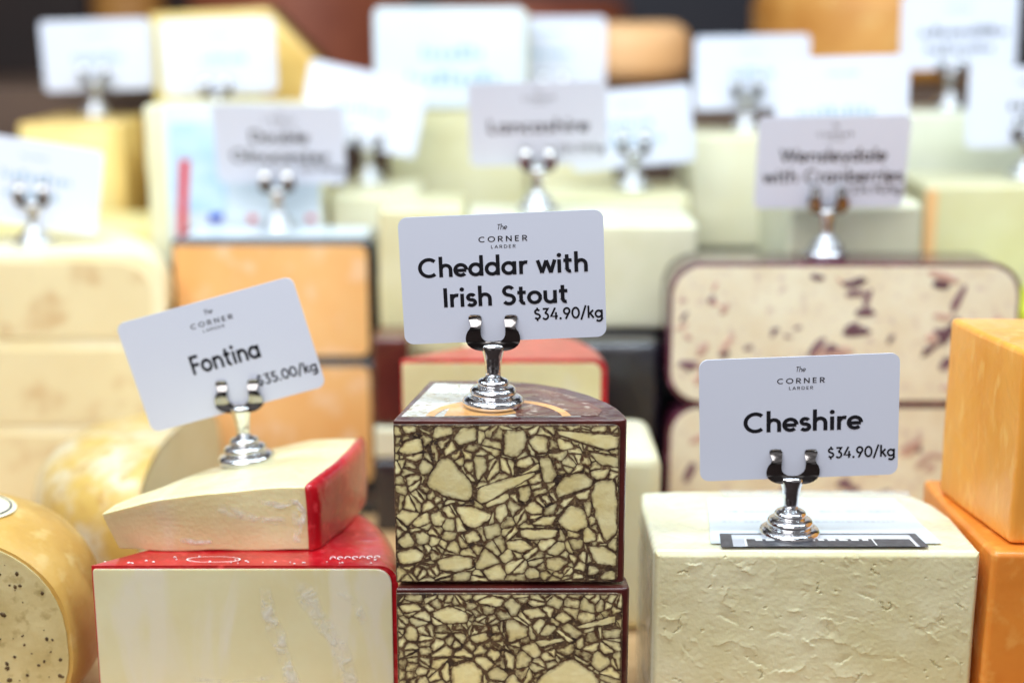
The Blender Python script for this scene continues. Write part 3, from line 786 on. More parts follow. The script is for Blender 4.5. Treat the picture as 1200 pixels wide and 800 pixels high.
M['cling'] = mat('cling_film', (0.75, 0.75, 0.76, 1), rough=0.12, spec=0.8, coat=1.0, coat_bump=0.8, bump=0.8, bscale=70)
M['cling'].node_tree.nodes["Principled BSDF"].inputs["Alpha"].default_value = 0.42
V = []; F = []
for j in range(61):
    for i in range(13):
        z = Z0 + .0005 + (.0790 - Z0) * j / 60; q = i / 12
        x = .0628 - .0030 * math.sin(q * math.pi) * (.5 + .5 * noise.noise(Vector((q * 3, z * 60, 4)))) + .0010 * noise.noise(Vector((q * 6, z * 130, 1))); y = .6045 + .060 * q + .0014 * noise.noise(Vector((q * 4, z * 90, 7)))
        V.append((x, y, z))
for j in range(60):
    for i in range(12): a = j * 13 + i; F.append((a, a + 1, a + 14, a + 13))
sh(mesh('cling_film', V, F, M['cling'], c, smooth=True))
V = []; F = []
for j in range(9):            # bunched film along the back of the top
    for i in range(61):
        x = .105 + .095 * i / 60; y = .676 + .010 * j / 8
        V.append((x, y, .0840 + .0022 * abs(noise.noise(Vector((x * 160, j * .5, 2)))) * math.sin(math.pi * j / 8) + .0002))
for j in range(8):
    for i in range(60): a = j * 61 + i; F.append((a, a + 1, a + 62, a + 61))
sh(mesh('cling_film', V, F, M['cling'], c, smooth=True))

# ------------------------------------------------------------------ fontina, lower block and wedge
FX0 = -.1925; FY = .612; FZ = .0735
c = empty('fontina_block', (-.12, FY + .04, Z0), 'large pale fontina block in red wax carrying the thin wedge', 'cheese', 'red-rinded fontina pieces')
sh = lambda o: (setattr(o, 'location', (.12, -FY - .04, -Z0)), o)[1]
fr = smooth_split(wheel_wedge('wax_coat', (FX0, FY), .1400, Z0, FZ, .0085, 0, 42, M['redwax'], c, 24, lump=.0005), 50); sh(fr)
P = rounded(.0006, .1400 - .0028, .0018, FZ - Z0 - .0016, (.0008, .006, .0068, .0008), 6)
sh(panel('cut_face', P, (FX0, FY - .0005, Z0), (1, 0, 0), (0, -1, 0), .0007, M['fontina'], c))
annulus('pale_ring_print', (-.138, .6180), .0118, .0126, 0, 360, FZ + .0006, M['whiteprint'], c, sh, ys=.28)
V, F = [], []
rp = random.Random(2)
for k in range(7):
    x = -.083 + k * .0034; b = len(V)
    for q in range(10): a = R(36 * q); V += [(x + .0014 * math.cos(a), .6190 + k * .0002 + .0020 * math.sin(a), FZ + .0008), (x + .0009 * math.cos(a), .6190 + k * .0002 + .0014 * math.sin(a), FZ + .0008)]
    for q in range(8 if k % 2 else 6): F.append((b + 2 * q, b + 2 * q + 2, b + 2 * q + 3, b + 2 * q + 1))
sh(mesh('pale_print', V, F, M['whiteprint'], c))

def crease_material():
    m = bpy.data.materials.new('film_crease_sheen'); m.use_nodes = True
    t = m.node_tree; N = t.nodes; L = t.links; b = N["Principled BSDF"]
    b.inputs["Base Color"].default_value = (.86, .86, .84, 1); b.inputs["Roughness"].default_value = 0.3  # whitish colour stands for the shine on the film's wrinkles
    co = N.new("ShaderNodeTexCoord"); n = N.new("ShaderNodeTexNoise"); n.inputs["Scale"].default_value = 150; n.inputs["Detail"].default_value = 6
    n.inputs["Distortion"].default_value = 0.8
    at = N.new("ShaderNodeAttribute"); at.attribute_name = "stain_sheen"  # here the attribute holds the painted highlight's opacity
    r = N.new("ShaderNodeMapRange"); r.inputs[1].default_value = .38; r.inputs[2].default_value = .66; r.inputs[3].default_value = .12; r.inputs[4].default_value = 1
    mu = N.new("ShaderNodeMath"); mu.operation = 'MULTIPLY'; mu.use_clamp = True
    L.new(co.outputs["Object"], n.inputs["Vector"]); L.new(n.outputs["Fac"], r.inputs[0]); L.new(r.outputs[0], mu.inputs[0]); L.new(at.outputs["Fac"], mu.inputs[1])
    L.new(mu.outputs[0], b.inputs["Alpha"])
    bp = N.new("ShaderNodeBump"); bp.inputs["Strength"].default_value = 1; bp.inputs["Distance"].default_value = .002
    L.new(n.outputs["Fac"], bp.inputs["Height"]); L.new(bp.outputs[0], b.inputs["Normal"])
    return m
M['crease'] = crease_material()
def crease(pts, wd, y, parent, shf, amt=.5, dy=0.0):
    """a band of wrinkled film on a face, its highlight painted pale; pts are (x, z) along it"""
    V = []; F = []; S = []; n = 40; k = 8; q = len(pts) - 1
    for i in range(n + 1):
        t = i / n * q; a = min(int(t), q - 1); f = t - a
        x = pts[a][0] + (pts[a + 1][0] - pts[a][0]) * f; z = pts[a][1] + (pts[a + 1][1] - pts[a][1]) * f
        dx, dz = pts[a + 1][0] - pts[a][0], pts[a + 1][1] - pts[a][1]; l = math.hypot(dx, dz)
        w_ = wd * (.75 + .5 * noise.noise(Vector((x * 90, z * 90, 1))))
        for j in range(k + 1):
            e = j / k - .5
            V.append((x - dz / l * w_ * e, y - .0003 + dy * i / n - .0004 * abs(noise.noise(Vector((x * 300, z * 300, e * 4)))), z + dx / l * w_ * e))
            S.append(amt * max(0, 1 - (2 * e) ** 4) * min(1, min(i, n - i) / 5))
    for i in range(n):
        for j in range(k): a = i * (k + 1) + j; F.append((a, a + 1, a + k + 2, a + k + 1))
    o = mesh('film_crease_sheen', V, F, M['crease'], parent, smooth=True); stain_sheen_attr(o, S); shf(o)
for pts, wd, am in (([(-.1135, .0650), (-.1120, .050), (-.1060, .030), (-.1010, .010), (-.098, -.01)], .0105, .62),
                    ([(-.0980, .0670), (-.0900, .050), (-.0800, .034), (-.0740, .012), (-.072, -.01)], .0120, .50),
                    ([(-.0800, .0620), (-.0720, .056), (-.0680, .045)], .006, .35),
                    ([(-.1500, .0180), (-.1320, .016), (-.1100, .019)], .004, .30)):
    crease(pts, wd, FY - .0012, c, sh, am)
bm = bmesh.new(); rp = random.Random(14)
for k in range(26):
    x = rp.uniform(-.19, -.062); y = FY + abs(rp.gauss(0, .004)) + .001; r = rp.uniform(.0002, .0006)
    bmesh.ops.create_icosphere(bm, subdivisions=1, radius=1, matrix=Matrix.Translation((x, y, FZ + .0003)) @ Matrix.Diagonal((r * 1.6, r, .0003, 1)))
o = sh(bm_obj('film_bubbles', bm, M['whiteprint'], c, wn=False)); o['kind'] = 'stuff'
# wedge: hexahedral sliver lying on the block, built as a bent grid
c = empty('fontina_wedge', (-.12, .65, FZ), 'thin pale fontina wedge with red rind end lying on the red block', 'cheese', 'red-rinded fontina pieces')
sh = lambda o: (setattr(o, 'location', (.12, -.65, -FZ)), o)[1]
#   plan: tip at left; near right corner; far right corner; far left
def lerp_pts(P, u):
    k = min(int(u * (len(P) - 1)), len(P) - 2); t = u * (len(P) - 1) - k
    return Vector(P[k]).lerp(Vector(P[k + 1]), t)
WN = [(-.1905, .6260, .0935), (-.166, .6265, .0998), (-.142, .6275, .1028), (-.118, .6295, .1042), (-.0935, .6320, .1047)]
WF = [(-.1870, .6380, .0940), (-.163, .6680, .0962), (-.132, .6980, .1000), (-.105, .7080, .1045), (-.0765, .7060, .1055)]
BN = [(-.1850, .6300, .0745), (-.163, .6295, .0738), (-.140, .6295, .0738), (-.117, .6300, .0740), (-.0930, .6310, .0740)]
def wedge_top(u, v):
    p = lerp_pts(WN, u).lerp(lerp_pts(WF, u), v); p.z += .0012 * math.sin(math.pi * v) * u
    return p
def wedge_bot(u, v):
    f = lerp_pts(WF, u); f.z = .0738
    return lerp_pts(BN, u).lerp(f, v)
NU, NV, NH = 26, 10, 8
bm = bmesh.new(); grid = {}
def wv(i, j, k):
    if (i, j, k) not in grid:
        u, v, t = i / NU, j / NV, k / NH
        p = wedge_bot(u, v).lerp(wedge_top(u, v), t)
        p.x += .0035 * math.sin(math.pi * v) * max(0, (u - .8) / .2)          # rind end bows out
        p += noise.noise_vector(p * 60) * .0006
        grid[(i, j, k)] = bm.verts.new(p)
    return grid[(i, j, k)]
for i in range(NU):
    for j in range(NV):
        bm.faces.new((wv(i, j, NH), wv(i + 1, j, NH), wv(i + 1, j + 1, NH), wv(i, j + 1, NH)))
        bm.faces.new((wv(i, j, 0), wv(i, j + 1, 0), wv(i + 1, j + 1, 0), wv(i + 1, j, 0)))
for i in range(NU):
    for k in range(NH):
        bm.faces.new((wv(i, 0, k), wv(i + 1, 0, k), wv(i + 1, 0, k + 1), wv(i, 0, k + 1)))
        bm.faces.new((wv(i, NV, k), wv(i, NV, k + 1), wv(i + 1, NV, k + 1), wv(i + 1, NV, k)))
for j in range(NV):
    for k in range(NH):
        bm.faces.new((wv(0, j, k), wv(0, j, k + 1), wv(0, j + 1, k + 1), wv(0, j + 1, k)))
        bm.faces.new((wv(NU, j, k), wv(NU, j + 1, k), wv(NU, j + 1, k + 1), wv(NU, j, k + 1)))
bmesh.ops.recalc_face_normals(bm, faces=bm.faces)
ed = [e for e in bm.edges if e.calc_face_angle(0) > R(45)]
bmesh.ops.bevel(bm, geom=ed, offset=.0050, segments=5, affect='EDGES', profile=0.5, clamp_overlap=True)
sh(bm_obj('paste', bm, M['fontina_top'], c))
# red rind cap on the right end, following its rounded edges
bm = bmesh.new(); G = {}
RJ, RK = 22, 12
def rv(j, k):
    if (j, k) not in G:
        v, t = .5 - .5 * math.cos(math.pi * j / RJ), .5 - .5 * math.cos(math.pi * k / RK)
        p = wedge_bot(1, v).lerp(wedge_top(1, v), t)
        ctr = wedge_bot(1, .5).lerp(wedge_top(1, .5), .5); r = .0036
        back = 0
        for dd in (min(v, 1 - v) * .078, (1 - t) * .031):
            if dd < r: back = max(back, r - math.sqrt(max(0, r * r - (r - dd) ** 2)))
        f = noise.noise_vector(p * 60) * .0006
        p.x += .0035 * math.sin(math.pi * v) + .0006 - back
        if v < .04: p.y -= .0005 * (1 - v / .04)
        if t > .9: p.z += .0003 * (t - .9) / .1
        G[(j, k)] = bm.verts.new(p + f)
    return G[(j, k)]
for j in range(RJ):
    for k in range(RK): bm.faces.new((rv(j, k), rv(j + 1, k), rv(j + 1, k + 1), rv(j, k + 1)))
bmesh.ops.recalc_face_normals(bm, faces=bm.faces)
bmesh.ops.solidify(bm, geom=bm.faces[:], thickness=.0010)
sh(bm_obj('red_rind', bm, M['redwax'], c, wn=False))

for pts, wd, am, dy in (([(-.118, .0985), (-.108, .0965), (-.1010, .0985), (-.0970, .0930), (-.0990, .0860)], .0050, .8, .0006), ([(-.1560, .0800), (-.1480, .0785), (-.1400, .0790)], .0030, .8, .0),
                    ([(-.138, .0960), (-.120, .0900), (-.104, .0880)], .0060, .42, .0012), ([(-.1020, .0950), (-.1000, .0860), (-.1010, .0780)], .0060, .45, .0)):
    crease(pts, wd, .6288 if pts[0][0] > -.13 else .6284, c, sh, am, dy)

# ------------------------------------------------------------------ orange blocks, right
def yawed(pts): return pts
c = empty('orange_block', (.26, .66, Z0), 'lower deep orange waxed block at the right edge', 'cheese', 'orange waxed blocks')
sh = lambda o: (setattr(o, 'location', (-.26, -.66, -Z0)), o)[1]
sh(prism('body', [(.2155, .600), (.25, .599), (.29, .598), (.33, .597), (.332, .64), (.333, .70), (.27, .702), (.2135, .703), (.2125, .67), (.2145, .63)], Z0, .0845, M['orange_deep'], c, .0028, 4, lump=.0007, seed=4))
c = empty('orange_block', (.28, .66, .0845), 'upper bright orange waxed block stacked at the right edge', 'cheese', 'orange waxed blocks')
sh = lambda o: (setattr(o, 'location', (-.28, -.66, -.0845)), o)[1]
sh(prism('body', [(.2260, .609), (.26, .606), (.30, .603), (.34, .600), (.343, .64), (.347, .668), (.30, .676), (.25, .681), (.2150, .683), (.2190, .65)], .0848, .1745, M['orange'], c, .0028, 4, lump=.0007, seed=6))

# ------------------------------------------------------------------ herb cheese front left
HC = (-.2760, .637)
CUT = .610
c = empty('seeded_cheese', (-.27, .68, Z0), 'golden domed cheese with seeds in its cut face at the lower left', 'cheese')
sh = lambda o: (setattr(o, 'location', (.27, -.68, -Z0)), o)[1]
def dome_prof(rad, z0, z1, n=22, sq=2.4):
    P = [(0, z0), (rad * .75, z0)]
    zc_ = z0 + (z1 - z0) * .42
    for k in range(n + 1):
        a = R(-65 + 155 * k / n)
        ca, sa = math.cos(a), math.sin(a)
        r = rad * (abs(ca) ** (2 / sq)); hh = (z1 - zc_) if sa > 0 else (zc_ - z0)
        P.append((r, zc_ + hh * (abs(sa) ** (2 / sq)) * (1 if sa > 0 else -1)))
    P.append((0, z1)); return P
def dome(name, centre, rad, z0, z1, a0, a1, m, parent, seg=48, sq=2.4, cut=None):
    prof = dome_prof(rad, z0, z1, sq=sq); bm = bmesh.new(); rows = []
    for i in range(seg + 1):
        a = R(a0 + (a1 - a0) * i / seg)
        rows.append([bm.verts.new((centre[0] + r * math.cos(a), centre[1] + r * math.sin(a), z)) for r, z in prof])
    for i in range(seg):
        for k in range(len(prof) - 1): bm.faces.new((rows[i][k], rows[i + 1][k], rows[i + 1][k + 1], rows[i][k + 1]))
    if a1 - a0 < 359: bm.faces.new(rows[0]); bm.faces.new(list(reversed(rows[-1])))
    bmesh.ops.remove_doubles(bm, verts=bm.verts, dist=1e-6)
    if cut is not None:
        r_ = bmesh.ops.bisect_plane(bm, geom=bm.verts[:] + bm.edges[:] + bm.faces[:], plane_co=(0, cut, 0), plane_no=(0, -1, 0), clear_outer=True)
        ed = [e for e in r_['geom_cut'] if isinstance(e, bmesh.types.BMEdge)]
        bmesh.ops.contextual_create(bm, geom=ed)
    return smooth_split(bm_obj(name, bm, m, parent, wn=False), 50)
hr, hz, sqh = .0775, .0925, 2.5
sh(dome('golden_rind', HC, hr, Z0, hz, 0, 360, M['herbrind'], c, sq=sqh, cut=CUT))
def dome_z(x, y):
    d = min(1, math.hypot(x - HC[0], y - HC[1]) / hr); z0_ = Z0 + (hz - Z0) * .42
    return z0_ + (hz - z0_) * (1 - d ** sqh) ** (1 / sqh)
off = HC[1] - CUT
half = [(r, z) for r, z in dome_prof(hr * .975, 0, hz - Z0 - .0012, sq=sqh) if r > off]
side = [(math.sqrt(r * r - off * off), z + .0004) for r, z in half]
side.append((0.004, dome_z(HC[0], CUT) - Z0 - .0014))
poly = side + [(-x, z) for x, z in reversed(side)]
sh(panel('cut_face', poly, (HC[0], CUT, Z0), (1, 0, 0), (0, -1, 0), .0009, M['herb'], c, bev=0.0003))
rp = random.Random(4)
bmF = bmesh.new()
for k in range(420):
    u = rp.uniform(-.07, .07); v = rp.uniform(.006, .094)
    if v > dome_z(HC[0] + u * 1.06, CUT) - Z0 - .004: continue
    if noise.noise(Vector((u * 40, v * 40, 1))) < -.1 and rp.random() < .7: continue
    s = rp.choice((.0003, .0004, .0006, .0009, .0012))
    mt = Matrix.Translation((HC[0] + u, CUT - .0009, Z0 + v)) @ Matrix.Rotation(rp.uniform(0, 3), 4, 'Y') @ Matrix.Diagonal((s * rp.uniform(.8, 1.7), .0004, s, 1))
    bmesh.ops.create_icosphere(bmF, subdivisions=1, radius=1, matrix=mt)
o = sh(bm_obj('seeds', bmF, M['seed'], c, wn=False)); o['kind'] = 'stuff'
# round stamped label on the rind
lc = (-.2600, .6430)
for (nm, ra, rb, dz, mk) in (('round_label', 0, .0225, .0007, 'rac_rind'), ('label_ring', .0195, .0206, .0010, 'greyprint'), ('label_ring', .0130, .0136, .0010, 'greyprint')):
    V = []; F = []; n = 36; rr_ = 6
    for q in range(rr_ + 1):
        rad_ = ra + (rb - ra) * q / rr_
        for k in range(n):
            a = 2 * math.pi * k / n; x = lc[0] + rad_ * math.cos(a); y = lc[1] + rad_ * math.sin(a)
            V.append((x, y, dome_z(x, y) + dz))
    for q in range(rr_):
        for k in range(n): F.append((q * n + k, q * n + (k + 1) % n, (q + 1) * n + (k + 1) % n, (q + 1) * n + k))
    sh(mesh(nm, V, F, M[mk], c, smooth=True))

# film-wrapped wheel behind it
c = empty('wrapped_cheese', (-.25, .81, Z0), 'yellow cheese in crinkled clear film behind the seeded dome', 'cheese')
sh = lambda o: (setattr(o, 'location', (.25, -.81, -Z0)), o)[1]
WC = (-.2020, .832)
sh(dome('film_wrap', WC, .088, Z0, .0760, 86, 266, M['film'], c, sq=3.0))
pr2 = [(r * .96, z * .95 + .0018) for r, z in dome_prof(.088, 0, .0760 - Z0, sq=3.0)[1:-1]]
poly = pr2 + [(-r, z) for r, z in reversed(pr2)]
a = R(86)
sh(panel('cut_face', poly, (WC[0], WC[1], Z0), (math.cos(a), math.sin(a), 0), (math.sin(a), -math.cos(a), 0), .0008, M['green'], c, bev=0))

# ------------------------------------------------------------------ tan stack at left
for (z0_, z1_, lb) in ((.1085, .1665, 'topmost tan cheese with pale rounded rind carrying the tilted card, left'),
                       (.0498, .1080, 'middle tan cheese of the stack at the left edge'),
                       (Z0, .0493, 'lowest tan cheese of the left stack, behind the wrapped wheel')):
    c = empty('tan_cheese', (-.36, .96, z0_), lb, 'cheese', 'tan cheeses stacked at the left')
    sh = lambda o: (setattr(o, 'location', (.36, -.96, -z0_)), o)[1]
    rr = .024 if z1_ > .15 else .012
    sh(smooth_split(wheel_wedge('rind', (-.40, .917), .172, z0_, z1_, rr, 0, 62, M['rac_rind'], c, 20, lump=.001), 50))
    P = rounded(.002, .172 - .009, .003, z1_ - z0_ - .005, (.001, rr * .7, rr * .85, .001), 6)
    sh(panel('cut_face', P, (-.40, .9165, z0_), (1, 0, 0), (0, -1, 0), .0008, M['rac'], c))
    # left half of the same piece
    sh(panel('cut_face', [(-.10, .003), (0.0, .003), (0.0, z1_ - z0_ - .005), (-.10, z1_ - z0_ - .005)], (-.40, .9165, z0_), (1, 0, 0), (0, -1, 0), .0006, M['rac'], c, back=.06))

# ------------------------------------------------------------------ generic back blocks
def block(name, plan, z0, z1, m, label, cat='cheese', group=None, bevel=.0045, lump=.0016, seed=1, extras=()):
    cx = sum(p[0] for p in plan) / len(plan); cy = sum(p[1] for p in plan) / len(plan)
    c = empty(name, (cx, cy, z0), label, cat, group)
    o = prism('body', plan, z0, z1, M[m], c, bevel, 3, lump=lump, seed=seed); o.location = (-cx, -cy, -z0)
    for ex in extras:
        nm, mk, poly, y, t = ex
        p = panel(nm, poly, (0, y, 0), (1, 0, 0), (0, -1, 0), t, M[mk], c, bev=.0002); p.location = (-cx, -cy, -z0)
    return c
R4 = lambda *a: rect(*a, n=3)
# pale orange stack with black rind
for (z0_, z1_, lb) in ((.0865, .1705, 'upper pale orange block with black rind under the Double Gloucester card'),
                       (-.005, .0858, 'lower pale orange block with black rind behind the fontina')):
    block('gloucester_block', R4(-.2325, -.0935, .956, 1.012), z0_, z1_, 'blackwax', lb, group='pale orange blocks with black rind', bevel=.004, lump=.0004,
          extras=[('cut_face', 'dg', rounded(-.2300, -.0985, z0_ + .0026, z1_ - .0044, (.001, .006, .006, .002), 5), .956, .0010)])
for o in col.objects:
    if o.get('label', '').startswith('upper pale orange block'): gl = o
p = mesh('paper_label', [(-.2240, .9600, .1710), (-.1000, .9600, .1710), (-.1000, 1.0100, .1712), (-.2240, 1.0100, .1712)], [(0, 1, 2, 3)], M['paper'], gl); p.location = -gl.location
# plum cranberry cheeses
bshapes = []
rb = random.Random(9)
for s in range(6):
    bm = bmesh.new(); bmesh.ops.create_icosphere(bm, subdivisions=2, radius=1)
    for v in bm.verts: v.co *= 1 + .55 * noise.noise(v.co * 1.3 + Vector((s * 9, 0, 0)))
    me = bpy.data.meshes.new('cranberry'); bm.to_mesh(me); bm.free(); me.polygons.foreach_set("use_smooth", [True] * len(me.polygons))
    me.materials.append(M['berry'] if s < 3 else M['berry_pale']); bshapes.append(me)
for (z0_, z1_, y, xs, lb, nb) in ((.0880, .1750, .836, .1995, 'upper cut block studded with cranberries in plum wax', 95),
                              (Z0, .0872, .838, .1985, 'lower cut block studded with cranberries behind the Cheshire card', 70)):
    c = empty('cranberry_cheese', (xs, y + .04, z0_), lb, 'cheese', 'cranberry cheeses in plum wax')
    sh = lambda o: (setattr(o, 'location', (-xs, -y - .04, -z0_)), o)[1]
    Rw = .1055 if z0_ > 0 else .1035
    sh(panel('plum_wax', rounded(-Rw, Rw, 0, z1_ - z0_, (.020,) * 4, 10), (xs, y, z0_), (1, 0, 0), (0, -1, 0), 0, M['plumwax'], c, back=.040, bev=.0015))
    P = rounded(-Rw + .0024, Rw - .0024, .0024, z1_ - z0_ - .0024, (.018, .018, .018, .018), 8)
    sh(panel('cut_face', P, (xs, y - .0004, z0_), (1, 0, 0), (0, -1, 0), .0008, M['cran'], c))
    k = 0; pts = []
    while k < nb:
        u = rb.uniform(-Rw + .008, Rw - .008); v = rb.uniform(.007, z1_ - z0_ - .007)
        if abs(u) > Rw - .02 and (v < .015 or v > z1_ - z0_ - .015): continue
        if pts and rb.random() < .45:
            q = rb.choice(pts); u = q[0] + rb.uniform(-.008, .008); v = q[1] + rb.uniform(-.005, .005)
            if not (abs(u) < Rw - .006 and .006 < v < z1_ - z0_ - .006): continue
        pts.append((u, v))
        o = bpy.data.objects.new('cranberry', rb.choice(bshapes)); link(o, c)
        s = rb.uniform(.0014, .0044)
        o.location = (u, y - .0012 - (y + .04), v); o.rotation_euler = (0, rb.uniform(-1.2, .6), 0)
        o.scale = (s * rb.uniform(1, 2.4), .0006, s * .7); k += 1
# black waxed cheeses, pale small block
block('black_waxed_cheese', R4(.031, .0935, .856, .935), .0508, .1215, 'blackwax', 'upper black waxed cheese between stout cheddar and cranberry wheel', group='black waxed cheeses', bevel=.006, lump=.0015)
block('black_waxed_cheese', R4(.029, .0935, .858, .935), Z0, .0500, 'blackwax', 'lower black waxed cheese behind the stout cheddar', group='black waxed cheeses', bevel=.006, lump=.0015, seed=3)
block('pale_cheese', R4(.020, .0800, .725, .800), Z0, .0905, 'cream', 'small cream cheese peeking between stout cheddar and cheshire', bevel=.008, lump=.001)
# lancashire block
block('lancashire_block', R4(-.030, .1180, .889, .985), .1222, .1910, 'lanc', 'pale greenish block under the Lancashire card on black cheeses', bevel=.004, lump=.001)
block('pale_green_cheese', R4(-.030, .0285, .858, .950), Z0, .1216, 'green', 'greenish cheese hidden under the Lancashire block', bevel=.004)
# red-rinded block behind
for (z0_, z1_, lb) in ((.0455, .1325, 'upper red-rimmed pale block behind the stout cheddar card'), (Z0, .0448, 'lower red-rimmed block behind the stout cheddar')):
    c = empty('red_rimmed_cheese', (0, .80, z0_), lb, 'cheese', 'red-rimmed blocks behind the stout cheddar')
    sh = lambda o: (setattr(o, 'location', (0, -.80, -z0_)), o)[1]
    sh(smooth_split(wheel_wedge('red_wax', (-.062, .768), .1150, z0_, z1_, .006, 0, 40, M['redwax'], c, 20), 50))
    P = rounded(.001, .1115, .002, z1_ - z0_ - .0022, (.001, .004, .005, .001), 5)
    sh(panel('cut_face', P, (-.062, .7676, z0_), (1, 0, 0), (0, -1, 0), .0007, M['yellow'] if 0 else M['fontina_top'], c))
block('maroon_waxed_cheese', R4(-.0900, -.0660, .885, .925), .0600, .1180, 'brownwax', 'small maroon waxed cheese between the orange stack and stout cheddar', bevel=.003)
block('black_waxed_cheese', R4(-.0900, -.0600, .882, .912), Z0, .0370, 'blackwax', 'low black waxed cheese between the orange stack and stout cheddar', group='black waxed cheeses', bevel=.003)
block('pale_cheese', R4(-.0900, -.0600, .884, .912), .0373, .0595, 'lanc', 'pale cheese under the small maroon one beside the orange stack', bevel=.003)
# pale greenish column and cream block centre left
block('pale_green_cheese', R4(-.0885, -.0310, .930, 1.008), .0950, .1950, 'green', 'upper pale green-yellow block left of the stout cheddar card', bevel=.004)
block('pale_green_cheese', R4(-.0885, -.0310, .932, 1.008), -.005, .0943, 'cream', 'lower pale cream block left of the stout cheddar card', bevel=.004)
block('cream_cheese_block', R4(-.1320, -.0700, 1.030, 1.125), .1402, .1920, 'cream', 'overexposed cream block under the tilted white card', bevel=.004)
# tall block with large glued label
c = block('emmental_block', R4(-.1000, .0130, 1.140, 1.190), .1402, .3230, 'green', 'tall pale block with a large white label, top centre-left', bevel=.006)
def on_block(c, nm, poly, y, t, mk):
    p = panel(nm, poly, (0, y, 0), (1, 0, 0), (0, -1, 0), t, M[mk], c, bev=.0001, back=.0005); p.location = -c.location; return p
on_block(c, 'paper_label', rounded(-.1080 + .0, .0100, .2470, .3245, (.006,) * 4, 6), 1.1385, .0008, 'paper')
rnd = random.Random(21)
V, F = blurred_line(-.048, .290, .045, .010, rnd); V2, F2 = blurred_line(-.046, .270, .072, .011, rnd)
b = len(V); VV = [(p[0], 1.1374, p[1]) for p in V + V2]; FF = F + [tuple(b + k for k in f) for f in F2]
o = mesh('faint_print', VV, FF, M['faintprint'], c); o['kind'] = 'stuff'; o.location = -c.location
block('cream_cheese_block', R4(.0150, .0830, 1.145, 1.235), .1402, .2285, 'cream', 'cream block behind the Lancashire card under the lilac card', bevel=.004)
block('cream_cheese_block', R4(.0150, .1300, 1.030, 1.120), .1402, .1905, 'green', 'low greenish block under the bluish card right of Lancashire', bevel=.004)
block('pale_yellow_block', R4(.1370, .2140, 1.100, 1.190), .1402, .2285, 'cream', 'pale yellow block carrying the card with a bright glint', bevel=.003)
block('pale_white_block', R4(.1740, .2600, .890, 1.000), Z0, .2040, 'lanc', 'pale block behind the cranberry wheel under the Wensleydale card', bevel=.005)
block('grey_white_block', R4(.2830, .4300, 1.110, 1.200), .1402, .2450, 'palegrey', 'tall grey-white block at upper right under the greyish card', bevel=.003)
block('orange_edged_block', R4(.2920, .4300, 1.001, 1.085), .0200, .2020, 'green', 'pale yellow-green block with orange rind edge at the right', bevel=.003,
      extras=[('orange_rind', 'peach', rounded(.2925, .3000, .022, .1985, (.002,) * 4, 3), 1.001, .0012)])
block('lime_waxed_cheese', R4(.3180, .4300, .900, .985), Z0, .1330, 'lime', 'lime yellow waxed cheese at the right edge behind the orange block', bevel=.004)
# labelled block left
c = block('labelled_block', R4(-.2620, -.1350, 1.020, 1.095), .1402, .2560, 'cream', 'cream block with blue and red printed label behind the Double Gloucester card', bevel=.003)
on_block(c, 'paper_label', [(-.2470, .1450), (-.1380, .1450), (-.1380, .2560), (-.2470, .2560)], 1.0195, .0008, 'paper')
on_block(c, 'blue_panel', [(-.2440, .1800), (-.2050, .1800), (-.2050, .2440), (-.2440, .2440)], 1.0187, .0006, 'bluepaper')
on_block(c, 'red_stripe', [(-.2420, .1560), (-.2360, .1560), (-.2300, .2180), (-.2370, .2180)], 1.0181, .0006, 'redprint')
on_block(c, 'blue_mark', [(-.2180, .1730), (-.2080, .1750), (-.2080, .1800), (-.2180, .1790)], 1.0181, .0006, 'blueprint')
on_block(c, 'red_mark', [(-.1900, .1730), (-.1840, .1730), (-.1840, .1780), (-.1900, .1780)], 1.0187, .0006, 'redprint')
on_block(c, 'red_mark', [(-.1480, .1740), (-.1420, .1740), (-.1420, .1780), (-.1480, .1780)], 1.0187, .0006, 'redprint')
c2 = bpy.context.scene
# label sheet lying on the orange stack top
block('cream_cheese_block', R4(-.2850, -.1900, 1.120, 1.195), .1402, .2270, 'yellow', 'yellow block under the white card before the tall golden wedge', bevel=.004)
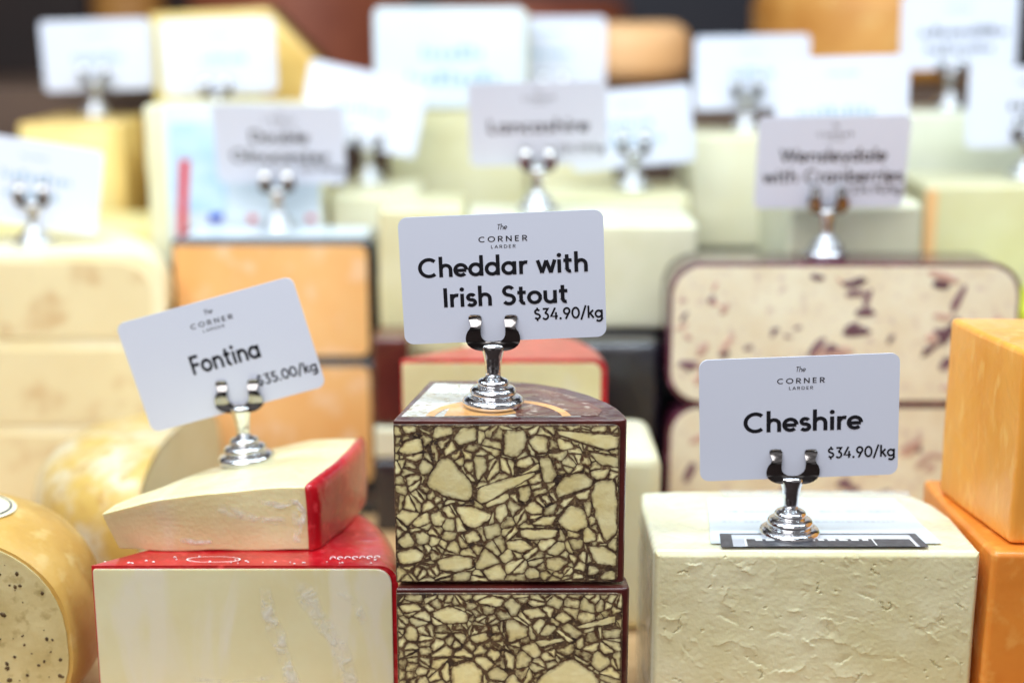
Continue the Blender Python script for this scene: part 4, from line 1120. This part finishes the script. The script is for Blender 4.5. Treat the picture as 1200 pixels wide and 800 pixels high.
# tall golden wedge with sloping shoulder
c = empty('golden_wedge', (-.23, 1.23, .1402), 'tall golden wedge with a sloping shoulder at the top left', 'cheese')
P = [(-.3000, .1402), (-.1560, .1402), (-.1560, .2760), (-.2030, .3240), (-.3000, .3200)]
o = panel('body', P, (0, 1.205, 0), (1, 0, 0), (0, -1, 0), .0, M['gold'], c, back=.065, bev=.004); o.location = -c.location
o = panel('cut_face', [(-.2980, .1430), (-.2080, .1430), (-.2080, .3190), (-.2980, .3160)], (0, 1.205, 0), (1, 0, 0), (0, -1, 0), .0008, M['yellow'], c); o.location = -c.location
# yellow block upper left
c = block('yellow_block', R4(-.3900, -.3070, 1.130, 1.250), .1402, .2360, 'gold', 'yellow block with golden side under the lilac card at upper left', bevel=.004,
      extras=[('cut_face', 'yellow', rounded(-.3880, -.3180, .1415, .2310, (.002,) * 4, 3), 1.130, .0010)])
block('yellow_block', R4(-.3900, -.2500, 1.035, 1.110), .1402, .1690, 'yellow', 'low yellow block behind the tan stack at the left', bevel=.006)
block('tan_block', R4(-.5200, -.4050, 1.150, 1.240), .1402, .2100, 'peach', 'tan block at the far left edge behind the tilted card', bevel=.006)
# far wheels
def far_wheel(x, y, z, rad, h, m, label, a0=0, a1=360, name='cheese_wheel'):
    c = empty(name, (x, y, z), label, 'cheese')
    smooth_split(wheel_wedge('rind', (0, 0), rad, 0, h, min(h * .35, .02), a0, a1, M[m], c, 40, lump=.0015), 50)
    return c
far_wheel(.1130, 1.375, .2552, .0560, .0560, 'peach', 'blurred peach rounded cheese at top centre-right')
far_wheel(.3550, 1.42, .2552, .1200, .0900, 'amber', 'large amber wheel behind the greyish card at top right')
far_wheel(-.30, 2.10, .2202, .16, .17, 'terracotta', 'big terracotta wheel far behind at the upper left')
far_wheel(.02, 2.16, .2202, .15, .12, 'terracotta', 'terracotta wheel far behind above the large white label')
far_wheel(-.555, 2.12, .2202, .052, .14, 'amber', 'small tan cheese far behind at the top left')
far_wheel(-.598, 1.42, .2552, .075, .055, 'peach', 'peach cheese at the far upper left edge')
# dark cabinet at the back
c = empty('dark_cabinet', (.26, 2.35, .2202), 'dark navy cabinet far behind at top centre', 'cabinet')
o = prism('body', rect(-.28, .22, -.1, .1), 0, .9, M['navy'], c, .01, 2)
c = empty('dark_cabinet', (-.95, 2.35, .2202), 'dark cabinet far behind at the top left', 'cabinet')
o = prism('body', rect(-.3, .3, -.1, .1), 0, .9, M['dark'], c, .01, 2)
